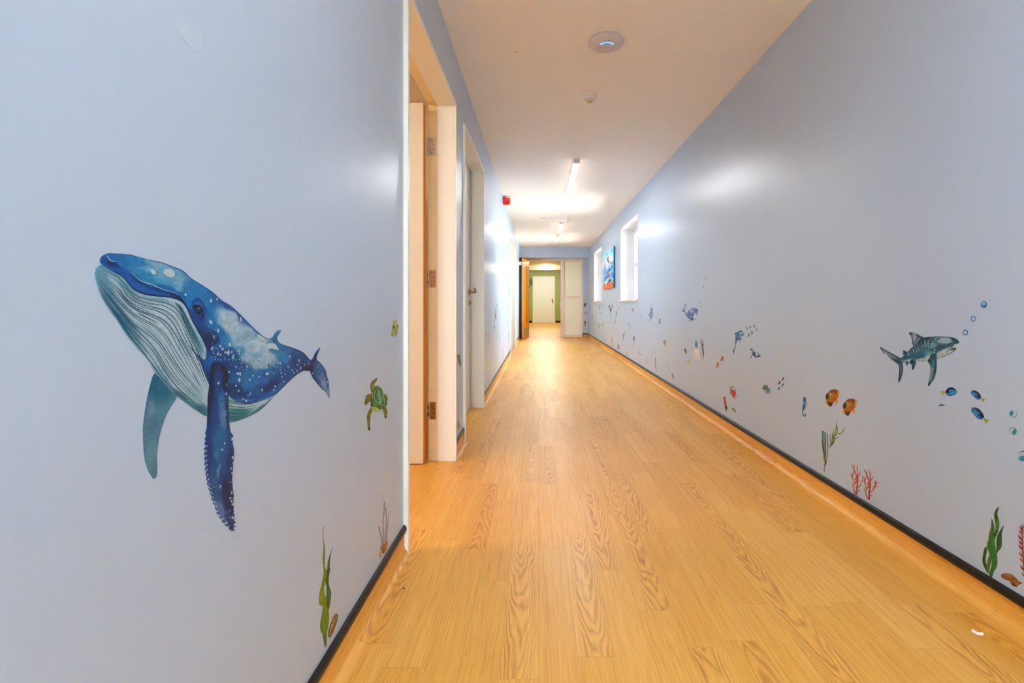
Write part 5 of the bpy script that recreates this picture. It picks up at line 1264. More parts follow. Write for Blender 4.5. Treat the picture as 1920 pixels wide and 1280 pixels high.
tang(a((1385, 1030), (1430, 1005), (1400, 920), (1340, 840), (1280, 780), (1200, 745), (1120, 745), (1080, 775), (1090, 830), (1140, 900), (1200, 970), (1270, 1035), (1340, 1065), (1385, 1060)), a((1380, 1020), (1560, 1095), (1490, 1182), (1430, 1080)),
     a((1430, 1005), (1390, 920), (1330, 840), (1250, 780), (1160, 758), (1200, 790), (1235, 830), (1235, 880), (1290, 960), (1360, 1030)), a((1240, 845), (1265, 850), (1312, 905), (1305, 928), (1270, 900)), 'blue fish sticker with yellow tail, lower of the two swimming up-left', (-4, -1))
a = crop(1750, 715, 15.06)
blob_sticker('R', 'minnow_sticker', 'tiny teal minnow sticker below the right-facing blue fish', a((150, 665), (205, 650), (235, 620), (255, 650), (320, 650), (328, 668), (280, 685), (265, 700), (250, 685), (155, 690)), (34, 104, 104))

# big seaweed lower right
a = crop(1780, 920, 6.09)
s = Sticker('R', 'green_seaweed_sticker', 'large broad-leaved dark green seaweed sticker at the lower right by the skirting')
GD, GM, GL = (18, 68, 26), (36, 110, 44), (66, 140, 66)
def leaf_(pts, c, nm='leaf'): q = s.part(nm); q.fill(a(*pts), c, 1.0); return q
leaf_([(485, 318), (505, 370), (515, 440), (505, 500), (470, 560), (450, 550), (455, 490), (480, 400)], paint((62, 100, 34), [(1857, 995, 3, 14, 0, (82, 118, 44), .7)], .5, 4, .12))
leaf_([(430, 640), (405, 650), (388, 720), (380, 800), (400, 870), (445, 945), (440, 880), (415, 800), (425, 710)], paint((34, 92, 30), [(1845, 1050, 2, 12, 0, (20, 66, 26), .8)], .5, 4, .12))
leaf_([(475, 700), (440, 790), (430, 860), (440, 940), (460, 880), (480, 800)], paint((84, 112, 46), [], .5, 4, .12))
leaf_([(565, 182), (530, 220), (513, 280), (525, 350), (530, 400), (520, 470), (450, 560), (433, 620), (450, 690), (480, 760), (485, 850), (455, 950), (485, 990), (510, 920), (545, 860), (548, 760), (535, 660), (520, 560), (555, 470), (572, 380), (560, 310), (548, 260)],
      paint(GM, [(1870, 965, 4, 16, 0, (20, 74, 34), .9), (1866, 1020, 6, 16, -15, (62, 140, 64), .9), (1862, 1050, 5, 18, 0, (44, 120, 50), .8), (1868, 1000, 8, 7, 0, (22, 78, 34), .8), (1868, 940 + 10, 3, 8, 0, (16, 60, 60), .7), (1866, 1070, 4, 10, 10, (54, 110, 30), .8)], .8, 5, .14))
q = leaf_([(622, 400), (590, 440), (555, 500), (540, 580), (545, 650), (538, 720), (560, 690), (595, 640), (602, 560), (600, 480)], paint(GD, [(1874, 1015, 3, 14, 0, (34, 96, 40), .7)], .6, 4, .12))
q.ribbon(a((560, 300), (556, 360), (530, 450)), [.3, 1.1, .3], (130, 160, 70)); q.ribbon(a((600, 520), (598, 590), (560, 680), (542, 715)), [.4, .8, .6, .3], (120, 140, 60)); q.ribbon(a((548, 780), (545, 860), (505, 930)), [.4, .9, .3], (110, 140, 50))
s.build()
# shell lower right and red coral at the edge
a = crop(1860, 960, 8.533)
s = Sticker('R', 'seashell_sticker', 'brown spiral seashell sticker above the skirting at the lower right')
p = s.part('shell')
p.fill(a((145, 1020), (165, 985), (220, 975), (300, 985), (350, 1020), (400, 1065), (440, 1110), (490, 1130), (460, 1150), (420, 1170), (400, 1195), (350, 1185), (310, 1150), (280, 1100), (220, 1080), (170, 1050)),
       paint((156, 92, 52), [(1888, 1078, 10, 4, 10, (176, 116, 74), .8), (1905, 1092, 5, 4, 40, (196, 128, 56), .8), (1900, 1096, 4, 4, 0, (112, 56, 18), .7), (1880, 1080, 4, 3, 0, (150, 74, 56), .8)], .8, 4, .18, 2), .7)
for ln in ([(220, 1080), (250, 1040), (240, 990)], [(280, 1100), (320, 1060), (310, 1000)], [(310, 1150), (370, 1110), (350, 1040)], [(350, 1180), (400, 1130), (395, 1080)]): p.ribbon(a(*ln), [.3, .8, .3], (96, 52, 24))
s.build()
s = Sticker('R', 'red_coral_sticker', 'red fern-like coral sticker cut by the right edge of the view')
p = s.part('stem', 'dark red stem'); p.ribbon(a((492, 190), (482, 300), (488, 450), (492, 600), (505, 750), (512, 900), (530, 1010)), [1.5, 2, 2.2, 2.2, 2.4, 2.2, 1.5], (150, 26, 20), (170, 40, 20))
p = s.part('leaflets', 'red and orange leaflets')
for k, (x, y, c) in enumerate([(445, 225, (150, 20, 30)), (430, 285, (190, 80, 30)), (420, 365, (170, 20, 30)), (432, 450, (170, 30, 30)), (430, 520, (180, 20, 36)), (436, 640, (190, 84, 20)), (450, 730, (206, 96, 30)), (455, 850, (160, 30, 30)), (480, 965, (196, 60, 20))]):
    p.ribbon(a((x, y), (x + 28, y + 40), (x + 62, y + 80)), [1.2, 3.4, 1.6], c)
for k, (x, y, c) in enumerate([(560, 200, (160, 30, 20)), (570, 280, (206, 130, 60)), (572, 350, (196, 140, 80)), (574, 430, (170, 84, 30)), (574, 510, (150, 70, 20)), (580, 600, (200, 90, 40)), (585, 700, (170, 30, 20)), (590, 820, (190, 50, 30)), (590, 930, (196, 80, 20))]):
    p.ribbon(a((x, y), (x - 30, y + 30), (x - 66, y + 60)), [1.5, 3.6, 1.6], c)
s.build()

# twin orange corals
a = crop(1580, 860, 15.06)
def coral(dx, dy, label, extra=()):
    s = Sticker('R', 'orange_coral_sticker', label); p = s.part('branches')
    b_ = lambda *q: a(*[(x + dx, y + dy) for x, y in q])
    R1, R2, R3 = (176, 24, 16), (222, 104, 20), (206, 50, 30)
    L_ = [([(400, 1010), (405, 900), (410, 800), (425, 650), (432, 500), (425, 420), (425, 300), (415, 155)], [2.4, 2.6, 2.4, 2.6, 2.2, 1.8, 1.4, .6], R1, R2),
          ([(390, 1000), (340, 930), (300, 820), (290, 750), (255, 740)], [2.6, 2, 1.6, 1.4, .8], R1, R2), ([(290, 780), (330, 700), (380, 660), (390, 560), (400, 480), (350, 380), (318, 270), (280, 210), (262, 145)], [1.5, 2.4, 2.6, 2.2, 1.8, 1.8, 1.8, 1.3, .6], R2, R1),
          ([(320, 250), (345, 165)], [1.4, .6], R3, R3), ([(325, 690), (300, 590), (278, 520), (285, 440), (330, 350)], [1.4, 1.3, 1.8, 2.2, .8], R3, R3), ([(270, 510), (200, 440)], [1.4, .6], R3, R3), ([(285, 450), (240, 370)], [1.6, .6], R3, (196, 70, 80)), ([(280, 710), (248, 650)], [1, .6], R3, R3),
          ([(435, 500), (480, 420), (525, 340)], [1.6, 1.8, .8], R2, (200, 70, 40)), ([(415, 300), (385, 230)], [1, .5], R2, R2), ([(380, 590), (350, 520)], [2.2, .7], R3, R3), ([(430, 800), (490, 770), (520, 710), (500, 680)], [1.6, 1.4, 1.4, .8], R1, R2), ([(515, 700), (545, 640), (570, 560), (550, 475)], [1.6, 1.6, 1.4, .6], (214, 120, 10), R2), ([(405, 880), (450, 900), (490, 880)], [1.2, 1.4, .9], R1, R3), ([(395, 830), (372, 760)], [1.2, .6], R3, R3), ([(565, 570), (600, 500)], [1.2, .6], R2, R1)]
    for i, (ln, w, c1, c2) in enumerate(L_): p.ribbon(b_(*ln), w, c1, c2)
    for ln, w, c1, c2 in extra: p.ribbon(a(*ln), w, c1, c2)
    s.build()
coral(0, 0, 'orange-red branching coral sticker by the skirting, left of the two')
coral(352, 140, 'orange-red branching coral sticker by the skirting, right of the two', [([(860, 900), (900, 800), (945, 680), (925, 600)], [1.4, 2, 1.8, .6], (206, 110, 10), (190, 40, 20)), ([(945, 670), (1045, 665)], [1.2, .8], (200, 60, 30), (200, 50, 30)), ([(900, 810), (985, 760)], [2, .9], (206, 90, 20), (190, 50, 20))])

# striped angelfish pair
def angelfish(dx, dy, label):
    s = Sticker('R', 'angelfish_sticker', label)
    b_ = lambda *q: a2(*[(x + dx, y + dy) for x, y in q])
    a2 = crop(1535, 720, 7.53)
    cx_, cy_ = b_((200, 190))[0]
    p = s.part('tail_fin', 'orange tail fin'); p.fill(b_((95, 235), (135, 240), (140, 262), (125, 298), (110, 275)), (232, 150, 14), sm=False)
    p = s.part('ventral_fin', 'orange ventral fin'); p.fill(b_((245, 240), (272, 225), (268, 262), (255, 285), (246, 270)), (230, 140, 16), sm=False)
    p = s.part('body')
    p.fill(b_((100, 175), (110, 145), (140, 115), (180, 85), (230, 72), (262, 82), (275, 100), (292, 105), (290, 145), (270, 200), (235, 240), (200, 275), (180, 310), (160, 314), (138, 295), (135, 255), (120, 225), (105, 205)),
           paint((206, 128, 16), [(cx_ - 11, cy_ - 3, 4.5, 6, 0, (26, 12, 24), 1, .7), (cx_ - 4, cy_ + 13, 6, 5, 0, (94, 16, 26), 1, .8), (cx_ + 2, cy_ - 13, 10, 4, -10, (150, 64, 30), .9), (cx_ + 9, cy_ - 9, 3, 4, 20, (30, 14, 16), .9), (cx_ + 10, cy_ - 3, 2.5, 7, 10, (232, 150, 18), .9), (cx_ + 2, cy_ + 4, 9, 4, -20, (196, 74, 20), .8), (cx_ - 4, cy_ - 1, 5, 7, 0, (196, 132, 14), .7)], .6, 3, .16, 2), .6)
    for k in range(9):
        x = 128 + k * 17
        p.ribbon(b_((x, 118 - k * 4), (x + 10, 170), (x + 6, 240 - k * 6)), [.4, .8, .3], (70, 36, 10) if k % 2 else (110, 66, 14))
    for ln in ([(140, 130), (165, 150), (182, 180)], [(150, 118), (178, 140), (195, 170)]): p.ribbon(b_(*ln), [.3, 1, .3], (222, 190, 190))
    p.ribbon(b_((105, 205), (120, 225), (135, 258), (140, 296)), [.6, 1.2, 1.2, .8], (34, 12, 18)); p.ribbon(b_((140, 112), (180, 84), (232, 74)), [.5, 1.2, .6], (120, 44, 24))
    p.fill(b_((262, 110), (290, 102), (288, 145), (278, 165), (266, 140)), (234, 152, 18))
    s.build()
angelfish(0, 0, 'striped orange and black angelfish sticker, upper left of the pair')
angelfish(244, 130, 'striped orange and black angelfish sticker, lower right of the pair')

# mixed seaweed under the angelfish
a = crop(1535, 720, 7.53)
s = Sticker('R', 'tube_weed_sticker', 'blue-tipped upright reed sticker under the angelfish pair')
p = s.part('reeds', 'blue-tipped reeds')
p.ribbon(a((62, 655), (60, 760), (68, 880), (82, 990), (92, 1040)), [2.6, 3, 2, 1.8, 2], (26, 96, 120), (110, 110, 60)); p.ribbon(a((50, 800), (60, 900), (72, 1000)), [1, 1.6, .6], (18, 22, 24)); p.ribbon(a((96, 670), (92, 780), (98, 900), (96, 1030)), [1.4, 2.4, 1.8, 1.8], (30, 96, 116), (60, 54, 30)); p.ribbon(a((88, 680), (86, 800), (86, 980)), [1, 1, .8], (100, 110, 50))
p.ribbon(a((122, 690), (124, 800), (132, 870), (122, 960), (118, 1040)), [1.2, 1.8, 2, 1.8, 1.6], (28, 100, 130), (150, 140, 40))
p = s.part('root', 'olive root'); p.fill(a((70, 1000), (85, 1040), (118, 1040), (128, 970), (124, 1050), (112, 1110), (96, 1150), (86, 1190), (80, 1250), (76, 1200), (82, 1150), (86, 1100), (72, 1060)), paint((120, 122, 66), [(1547, 868, 3, 5, 0, (52, 52, 16), .9), (1549, 862, 3, 3, 0, (150, 150, 90), .8)], .3, 3, .15), .6)
s.build()
s = Sticker('R', 'yellow_kelp_sticker', 'yellow-green leafy kelp sticker just right of the blue-tipped reeds')
p = s.part('fronds')
YG = (150, 172, 60)
p.ribbon(a((158, 905), (170, 865), (200, 830), (215, 790), (235, 700), (250, 600), (252, 500)), [.8, 1.8, 4.5, 3.4, 2, 1.4, .6], (60, 70, 20), (150, 170, 90)); p.ribbon(a((180, 850), (165, 770), (165, 690)), [2, 1.2, .5], (84, 104, 24)); p.ribbon(a((195, 810), (200, 720), (225, 620)), [2.4, 2.6, .6], YG, YG)
p.ribbon(a((200, 770), (205, 700)), [2.2, 1], (20, 26, 12)); p.ribbon(a((235, 735), (262, 690), (268, 620), (252, 560)), [1.4, 1.8, 1.4, .5], YG, YG); p.ribbon(a((265, 690), (320, 695), (350, 650), (382, 585)), [1.4, 2.4, 1.4, .5], YG, (120, 140, 80))
p.ribbon(a((275, 702), (310, 698)), [.6, 1.4], (30, 40, 14)); p.ribbon(a((345, 670), (362, 635)), [1, .8], (40, 50, 20)); p.ribbon(a((230, 770), (265, 765), (292, 735)), [1.6, 1.4, .4], (84, 112, 30)); p.ribbon(a((228, 735), (258, 700)), [.6, 1.4], (50, 40, 26)); p.ribbon(a((262, 640), (250, 575)), [1, .6], (30, 40, 16)); p.ribbon(a((160, 890), (180, 855), (205, 848)), [.6, 1.6, .4], (44, 44, 14))
s.build()

# seahorse
a = crop(1470, 735, 21.33)
s = Sticker('R', 'blue_seahorse_sticker', 'bright blue seahorse sticker left of the angelfish pair')
p = s.part('body')
p.fill(a((770, 290), (785, 210), (820, 180), (850, 205), (878, 300), (885, 380), (900, 430), (930, 490), (905, 480), (880, 420), (865, 380), (860, 450), (870, 530), (850, 640), (830, 680), (790, 720), (765, 790), (775, 870), (810, 920), (840, 925), (850, 890), (825, 860), (840, 840), (865, 850), (882, 900), (882, 950), (850, 985), (800, 975), (755, 915), (730, 810), (735, 700), (740, 620), (728, 540), (760, 495), (780, 480), (770, 380)),
       paint((10, 124, 186), [(1508.6, 747.5, 2.6, 3.6, 0, (6, 66, 150), .9), (1508.5, 764, 2.4, 6, 10, (8, 84, 160), .8), (1507.5, 758.5, 2, 3, 0, (20, 150, 190), .8), (1506, 775, 2.5, 8, 0, (12, 92, 150), .8), (1513, 757, 1.6, 3, 0, (40, 44, 60), .9)], .3, 2.5, .08, 2), .45)
s.build()

# teal butterfly fish + four small blue fish
a = crop(1420, 700, 28.45)
s = Sticker('R', 'butterfly_fish_sticker', 'black and teal fish sticker with a yellow patch, beside four tiny blue fish')
p = s.part('fins', 'teal fins')
p.fill(a((480, 610), (520, 595), (545, 620), (570, 760), (600, 860), (640, 770), (670, 780), (688, 900), (680, 1010), (655, 1040), (620, 970), (590, 960), (600, 1030), (555, 1080), (510, 1000), (480, 900)), paint((10, 128, 146), [(1442, 732, 2, 3, 0, (70, 170, 180), .8)], .3, 2, .12, 1), .4)
p = s.part('body')
p.fill(a((275, 800), (300, 720), (350, 640), (400, 610), (460, 650), (520, 730), (560, 820), (600, 880), (580, 930), (520, 920), (490, 940), (450, 920), (480, 1080), (440, 1080), (400, 1000), (340, 920), (300, 840)), paint((80, 120, 130), [(1433.5, 724.5, 4, 4.5, 0, (10, 20, 24), 1, .5), (1434.3, 724.8, 1.7, 1.7, 0, (180, 140, 10), 1, .6), (1434, 733, 3.4, 4, 0, (150, 172, 180), .9), (1438, 730, 2.5, 2, 30, (20, 80, 100), .8), (1440.8, 731.3, 1.2, 1, 0, (6, 6, 46), 1)], .2, 2, .1, 1), .35)
s.build()
for q, lb in ((((1410, 185), (1430, 230), (1425, 300), (1380, 340), (1320, 385), (1305, 360), (1320, 280), (1360, 215)), 'tiny blue fish sticker, highest of the four beside the teal fish'), (((1180, 400), (1240, 395), (1258, 440), (1230, 520), (1150, 570), (1100, 560), (1130, 470)), 'tiny blue fish sticker, upper left of the four beside the teal fish'),
              (((1400, 510), (1422, 540), (1415, 610), (1370, 650), (1300, 700), (1285, 680), (1310, 610), (1350, 540)), 'tiny blue fish sticker, lower right of the four beside the teal fish'), (((1190, 720), (1218, 740), (1200, 810), (1150, 860), (1105, 885), (1088, 860), (1105, 790), (1150, 730)), 'tiny blue fish sticker, lowest of the four beside the teal fish')):
    P = a(*q); e = P[-2] if lb.find('highest') < 0 else P[4]
    blob_sticker('R', 'small_blue_fish_sticker', lb, P, (12, 100, 148), [('d', [(P[4][0] + .3, P[4][1] - .4, .9, .9)], (10, 44, 60))])

# crab, red coral, shell
a = crop(1345, 715, 19.69)
s = Sticker('R', 'red_crab_sticker', 'red crab sticker on the right wall above a striped red coral')
p = s.part('claws', 'red claws and legs')
RC = (196, 30, 20)
p.ribbon(a((590, 185), (530, 200), (480, 260), (475, 310), (500, 360)), [1.6, 2.6, 2, 1.6, 1], (180, 24, 24), (220, 90, 90)); p.ribbon(a((600, 240), (540, 250)), [.5, .6], (190, 110, 50)); p.ribbon(a((615, 225), (645, 300), (660, 380)), [.6, 1.4, 1.4], (70, 40, 20), (190, 20, 40)); p.ribbon(a((650, 300), (680, 400), (690, 480), (705, 530), (680, 580)), [.8, 1, .8, .7, 1], RC)
p.ribbon(a((455, 415), (500, 430)), [1.2, .6], (80, 20, 30)); p.ribbon(a((470, 440), (540, 520), (600, 580)), [.7, 1.2, 1], (226, 120, 50)); p.ribbon(a((600, 560), (640, 610), (655, 690)), [1.8, 1.6, 1], (226, 90, 50), (226, 130, 100)); p.ribbon(a((610, 590), (635, 650)), [.8, .8], (214, 90, 60)); p.ribbon(a((640, 560), (690, 575)), [.6, 1.2], (180, 30, 30))
p = s.part('body'); p.fill(a((510, 290), (540, 275), (600, 340), (650, 370), (670, 430), (665, 500), (620, 570), (580, 560), (530, 480), (500, 420), (495, 350)), paint((196, 26, 14), [(1373, 738, 2, 3, 20, (226, 94, 10), .9), (1372, 731, 2, 3, 0, (170, 12, 20), .8)], .3, 2, .1), .4)
s.build()
s = Sticker('R', 'striped_coral_sticker', 'slim red and black banded coral sticker below the crab')
p = s.part('coral'); p.fill(a((222, 600), (240, 560), (265, 548), (290, 580), (310, 680), (335, 760), (350, 860), (370, 960), (355, 1050), (330, 1110), (315, 1040), (285, 1000), (275, 900), (255, 800), (240, 700)), paint((196, 30, 44), [(1360, 752, 2, 4, 0, (206, 70, 30), .8), (1361, 764, 3, 7, -10, (50, 14, 14), .95), (1363, 759, 1, 3, 0, (200, 120, 80), .7)], .3, 2, .15, 1), .4)
for y in (625, 690, 745, 800, 860, 910): p.ribbon(a((232 + (y - 600) * .15, y), (305 + (y - 600) * .16, y - 25)), .5, (150, 10, 30) if y < 750 else (214, 150, 130))
s.build()
blob_sticker('R', 'curved_shell_sticker', 'small golden curved shell sticker right of the banded coral', a((540, 1000), (570, 960), (610, 970), (650, 1020), (690, 1080), (708, 1130), (680, 1150), (650, 1120), (610, 1110), (570, 1060)), (158, 122, 40), [('f', a((590, 1010), (640, 1060), (660, 1110), (625, 1090)), (222, 200, 120)), ('d', [(1374.8, 764.5, 1, .7)], (90, 66, 50))])

# orange clown fish pair
a = crop(1280, 625, 16)
blob_sticker('R', 'orange_fish_sticker', 'small orange fish sticker, upper right of the orange pair', a((1180, 680), (1205, 690), (1232, 710), (1215, 790), (1180, 832), (1135, 805), (1160, 740)), (196, 84, 14), [('d', [(1354.2, 670.5, 1, 1.2)], (150, 26, 20)), ('d', [(1352, 675, .6, .9)], (90, 50, 20))])
blob_sticker('R', 'orange_fish_sticker', 'small orange fish sticker, lower left of the orange pair', a((1035, 870), (1090, 880), (1085, 960), (1055, 1015), (995, 1020), (1030, 960), (1025, 900)), (196, 92, 14), [('d', [(1346.6, 681, 1.3, .7)], (130, 20, 20)), ('d', [(1344, 688, 1, .6)], (120, 90, 30))])
# pink jellyfish
s = Sticker('R', 'jellyfish_sticker', 'pink jellyfish sticker with black tentacles right beside the power socket')
p = s.part('bell', 'lilac pink bell'); p.fill(a((570, 130), (600, 180), (620, 240), (630, 320), (590, 330), (550, 300), (535, 240), (550, 180)), paint((176, 160, 180), [(1316.2, 641.2, 1.8, 3, 0, (214, 130, 206), .95), (1314.2, 641, 1, 4, 0, (120, 108, 126), .8), (1316, 635, 2, 2, 0, (170, 172, 186), .8)], .2, 2), .4)
p = s.part('tentacles', 'black trailing tentacles'); p.fill(a((570, 315), (635, 320), (615, 350), (625, 480), (640, 560), (640, 680), (632, 740), (626, 660), (612, 560), (590, 450)), (26, 18, 26)); p.ribbon(a((580, 400), (600, 560), (625, 680)), [1, .6, .2], (150, 120, 150)); p.ribbon(a((630, 740), (640, 860), (635, 1000)), [.6, .5, .3], (196, 190, 190))
s.build()
blob_sticker('R', 'teal_fish_sticker', 'small teal mottled fish sticker directly above the power socket', a((400, 210), (425, 250), (445, 310), (435, 400), (415, 432), (385, 400), (370, 330), (378, 260)), (66, 130, 160), [('r', a((375, 300), (400, 340), (415, 370)), [1.4, 1, .4], (16, 70, 110)), ('r', a((415, 260), (440, 320)), .7, (24, 84, 120)), ('d', [(1305, 643.5, .8, 1.3)], (150, 190, 206))])
blob_sticker('R', 'dark_yellow_fish_sticker', 'small purple-black fish sticker with yellow fin left of the power socket', a((68, 435), (95, 480), (115, 540), (110, 590), (85, 600), (50, 540), (50, 480)), (62, 30, 52), [('f', a((95, 600), (115, 570), (128, 545), (148, 580), (130, 612)), (222, 216, 20)), ('d', [(1284.3, 659, .9, 1.6, 0)], (196, 160, 100))])
blob_sticker('R', 'yellow_fish_sticker', 'small plain yellow fish sticker below the purple-black fish', a((145, 780), (190, 795), (196, 860), (182, 930), (165, 942), (148, 870)), (214, 204, 8))
# grey-blue dolphin calf with bubbles
a = crop(1270, 560, 21.33)
s = Sticker('R', 'blue_whale_sticker', 'small blue whale calf sticker diving head down, tail up, on the right wall')
p = s.part('body')
p.fill(a((300, 500), (340, 560), (410, 545), (440, 480), (465, 425), (500, 440), (560, 380), (620, 345), (690, 355), (735, 400), (790, 410), (812, 470), (800, 600), (770, 660), (730, 620), (740, 560), (690, 570), (655, 640), (630, 720), (650, 800), (620, 870), (570, 860), (530, 850), (500, 900), (478, 930), (468, 905), (500, 850), (490, 800), (430, 770), (370, 700), (320, 620)),
       paint((62, 94, 170), [(1297, 581, 5, 6, 0, (156, 178, 210), .95), (1300, 578, 5, 4, 30, (120, 146, 200), .8), (1305.6, 580.5, 2.2, 2.2, 0, (12, 28, 80), .9), (1305.5, 587.5, 1.5, 3.5, 0, (130, 130, 190), .8), (1299, 591, 2, 4, 10, (16, 44, 100), .8), (1298, 597.5, 2.5, 3, 0, (20, 34, 76), .8), (1291, 595, 3, 1, 40, (20, 30, 80), .8), (1297, 594, 3, 2, 0, (150, 166, 204), .7), (1293, 601, 1.5, 2, 0, (24, 26, 34), .9), (1290.5, 583, 1, 3, 0, (20, 50, 110), .8), (1288, 588, 3, 3, 0, (96, 128, 196), .7)], .5, 3, .1, 2), .45)
p.dots([(1303.3, 598.4, .7, 1.2)], (50, 56, 66))
p = s.part('fluke', 'tail fluke'); p.fill(a((300, 500), (250, 535), (215, 500), (190, 440), (240, 410), (290, 400), (300, 300), (300, 220), (330, 205), (330, 260), (320, 380), (305, 440)), paint((84, 118, 190), [(1284.7, 572, 1, 5, 0, (66, 80, 110), .9), (1281, 584, 2, 1.2, 0, (30, 54, 130), .8)], .2, 2), .4)
s.build()
a = crop(1240, 500, 5.817)
for (x, y, rx, ry, c, lb) in ((484, 130, 7, 22, (70, 120, 160), 'pale blue bubble outline sticker, highest of the trail above the diving whale calf'), (460, 220, 6, 13, (70, 140, 190), 'blue bubble sticker, second from the top of the trail above the whale calf'), (433, 288, 4, 7, (120, 134, 156), 'faint grey bubble sticker, third in the trail above the whale calf'), (418, 378, 8, 14, (110, 166, 170), 'pale teal bubble sticker, lowest of the trail above the whale calf')):
    X, Y = a((x, y))[0]
    s = Sticker('R', 'small_bubble_sticker', lb); p = s.part('bubble')
    if ry > 20: p.ring(X, Y, rx / 5.8, ry / 5.8, .8, c, 90, 400, .2)
    else: p.dots([(X, Y, rx / 5.8, ry / 5.8)], c)
    p.dots([(X, Y + ry / 14, rx / 14, ry / 14)], (184, 200, 216))
    s.build()
# dolphin and orca
a = crop(1360, 600, 16)
s = Sticker('R', 'dolphin_sticker', 'blue leaping dolphin sticker with a ring of droplets at its snout')
p = s.part('body')
p.fill(a((285, 400), (320, 370), (380, 350), (430, 315), (490, 310), (520, 345), (540, 410), (565, 460), (545, 480), (480, 475), (470, 500), (490, 575), (460, 570), (440, 590), (460, 650), (440, 662), (425, 600), (380, 600), (350, 650), (340, 720), (300, 820), (270, 900), (268, 980), (250, 1025), (238, 940), (222, 935), (250, 880), (290, 780), (295, 680), (305, 560), (310, 460)),
       paint((8, 88, 152), [(1382, 628, 2, 6, 0, (8, 120, 176), .8), (1389, 624.5, 3.6, 2, -10, (200, 208, 216), .9), (1388, 630, 2, 4, 30, (150, 176, 206), .7), (1380.5, 645, 1.3, 4, 20, (120, 190, 206), .9), (1379, 634, 1.2, 10, 0, (8, 40, 110), .7), (1393, 628, 2, 2, 0, (100, 190, 180), .8), (1376, 657, 1.5, 4, 20, (10, 30, 90), .7), (1375.7, 662, 1, 3, 0, (60, 100, 140), .8)], .3, 2.5, .1), .45)
p.ribbon(a((385, 360), (430, 325), (490, 320), (520, 360), (535, 420)), [.4, .9, 1, .9, .4], (10, 84, 110))
s.build()
drops = [(648, 240, 22, 46, (70, 110, 134)), (752, 205, 20, 40, (30, 120, 150)), (866, 178, 24, 46, (50, 120, 150)), (938, 280, 22, 50, (100, 140, 180)), (800, 370, 28, 56, (40, 124, 140)), (702, 445, 28, 56, (24, 124, 140))]
for (x, y, rx, ry, c), lb in zip(drops, ('leftmost of the upper drops', 'second of the upper drops', 'third and highest of the upper drops', 'rightmost pale one', 'right one of the lower drops', 'left one of the lower drops, nearest the snout')):
    X, Y = a((x, y))[0]
    s = Sticker('R', 'water_drop_sticker', 'teal drop sticker off the dolphin snout, ' + lb); p = s.part('drop')
    p.fill([(X, Y - ry / 16), (X + rx / 20, Y - ry / 30), (X + rx / 16, Y + ry / 32), (X, Y + ry / 16), (X - rx / 16, Y + ry / 32), (X - rx / 20, Y - ry / 30)], c)
    p.dots([(X, Y + .2, rx / 34, ry / 34)], (176, 190, 206)); s.build()
s = Sticker('R', 'orca_sticker', 'dark blue and white orca sticker curled upward, below right of the dolphin')
p = s.part('body')
p.fill(a((735, 870), (770, 845), (810, 860), (850, 920), (880, 960), (910, 940), (900, 980), (905, 1040), (950, 1075), (990, 1070), (975, 1000), (965, 955), (985, 975), (1015, 1040), (1065, 1075), (1030, 1100), (990, 1100), (940, 1130), (890, 1110), (860, 1070), (820, 1060), (800, 1010), (790, 960), (760, 900)),
       paint((8, 36, 96), [(1409.5, 657, 2.2, 4, -25, (176, 190, 206), .9), (1418.5, 670, 3.5, 1.6, 20, (30, 140, 170), .9), (1408.5, 655, 1.5, 1.5, 0, (30, 100, 110), .8), (1411, 661, 1, 3, -25, (110, 170, 180), .8), (1426, 668, 1.5, 1.2, 0, (60, 120, 160), .7)], .2, 2, .1), .4)
p.fill(a((775, 1060), (790, 1080), (780, 1145), (768, 1130)), (16, 40, 90), n=2)
s.build()

# far right-wall stickers
a = crop(1160, 560, 14.22)
s = Sticker('R', 'blue_mermaid_fish_sticker', 'tall light blue speckled whale sticker with pink fins right of the window', )
s.name = 'speckled_whale_sticker'
p = s.part('fin', 'thin grey upper fin'); p.ribbon(a((870, 50), (878, 130), (880, 235)), [.3, .8, 1], (176, 172, 186)); p = s.part('fin', 'pinkish side fin'); p.ribbon(a((905, 350), (925, 420), (935, 490)), [1.4, 1.3, .5], (160, 130, 150)); p = s.part('fin', 'grey violet side fin'); p.fill(a((800, 430), (820, 390), (838, 400), (830, 450), (805, 455)), (140, 124, 156)); p = s.part('fin', 'pinkish tail fin'); p.ribbon(a((855, 525), (845, 570), (832, 608)), [2, 1.8, 1.4], (168, 142, 150))
p = s.part('body'); p.fill(a((850, 270), (885, 232), (910, 250), (905, 310), (900, 360), (895, 430), (885, 500), (860, 525), (838, 500), (832, 440), (845, 390), (838, 340)), paint((62, 140, 190), [(1220.5, 582, 2, 2.5, 0, (100, 150, 210), .8), (1223, 579, 1, 3, 0, (80, 120, 150), .8), (1220.5, 594, 2, 2, 0, (30, 110, 160), .8), (1221, 590, 1.4, 2, 0, (130, 180, 210), .7)], .4, 2, .15, 1.5), .4)
s.build()
Q = lambda *q: a(*q)
blob_sticker('R', 'small_blue_whale_sticker', 'small slate blue fish sticker below right of the speckled whale', Q((1078, 540), (1095, 515), (1108, 540), (1110, 600), (1118, 680), (1095, 685), (1080, 630)), (88, 108, 168), [('d', [(1237.2, 605, 1.1, 2.2)], (50, 70, 120))])
blob_sticker('R', 'shell_sticker', 'orange and maroon scallop shell sticker, alone on the mid right wall', Q((1225, 1098), (1250, 1110), (1268, 1170), (1250, 1220), (1245, 1262), (1228, 1262), (1215, 1200), (1192, 1140), (1200, 1110)), (206, 140, 100), [('r', Q((1200, 1115), (1205, 1160), (1222, 1210)), [1, 1.2, .4], (110, 56, 90)), ('r', Q((1252, 1120), (1262, 1170), (1240, 1215)), [.8, 1.2, .5], (196, 120, 60))])
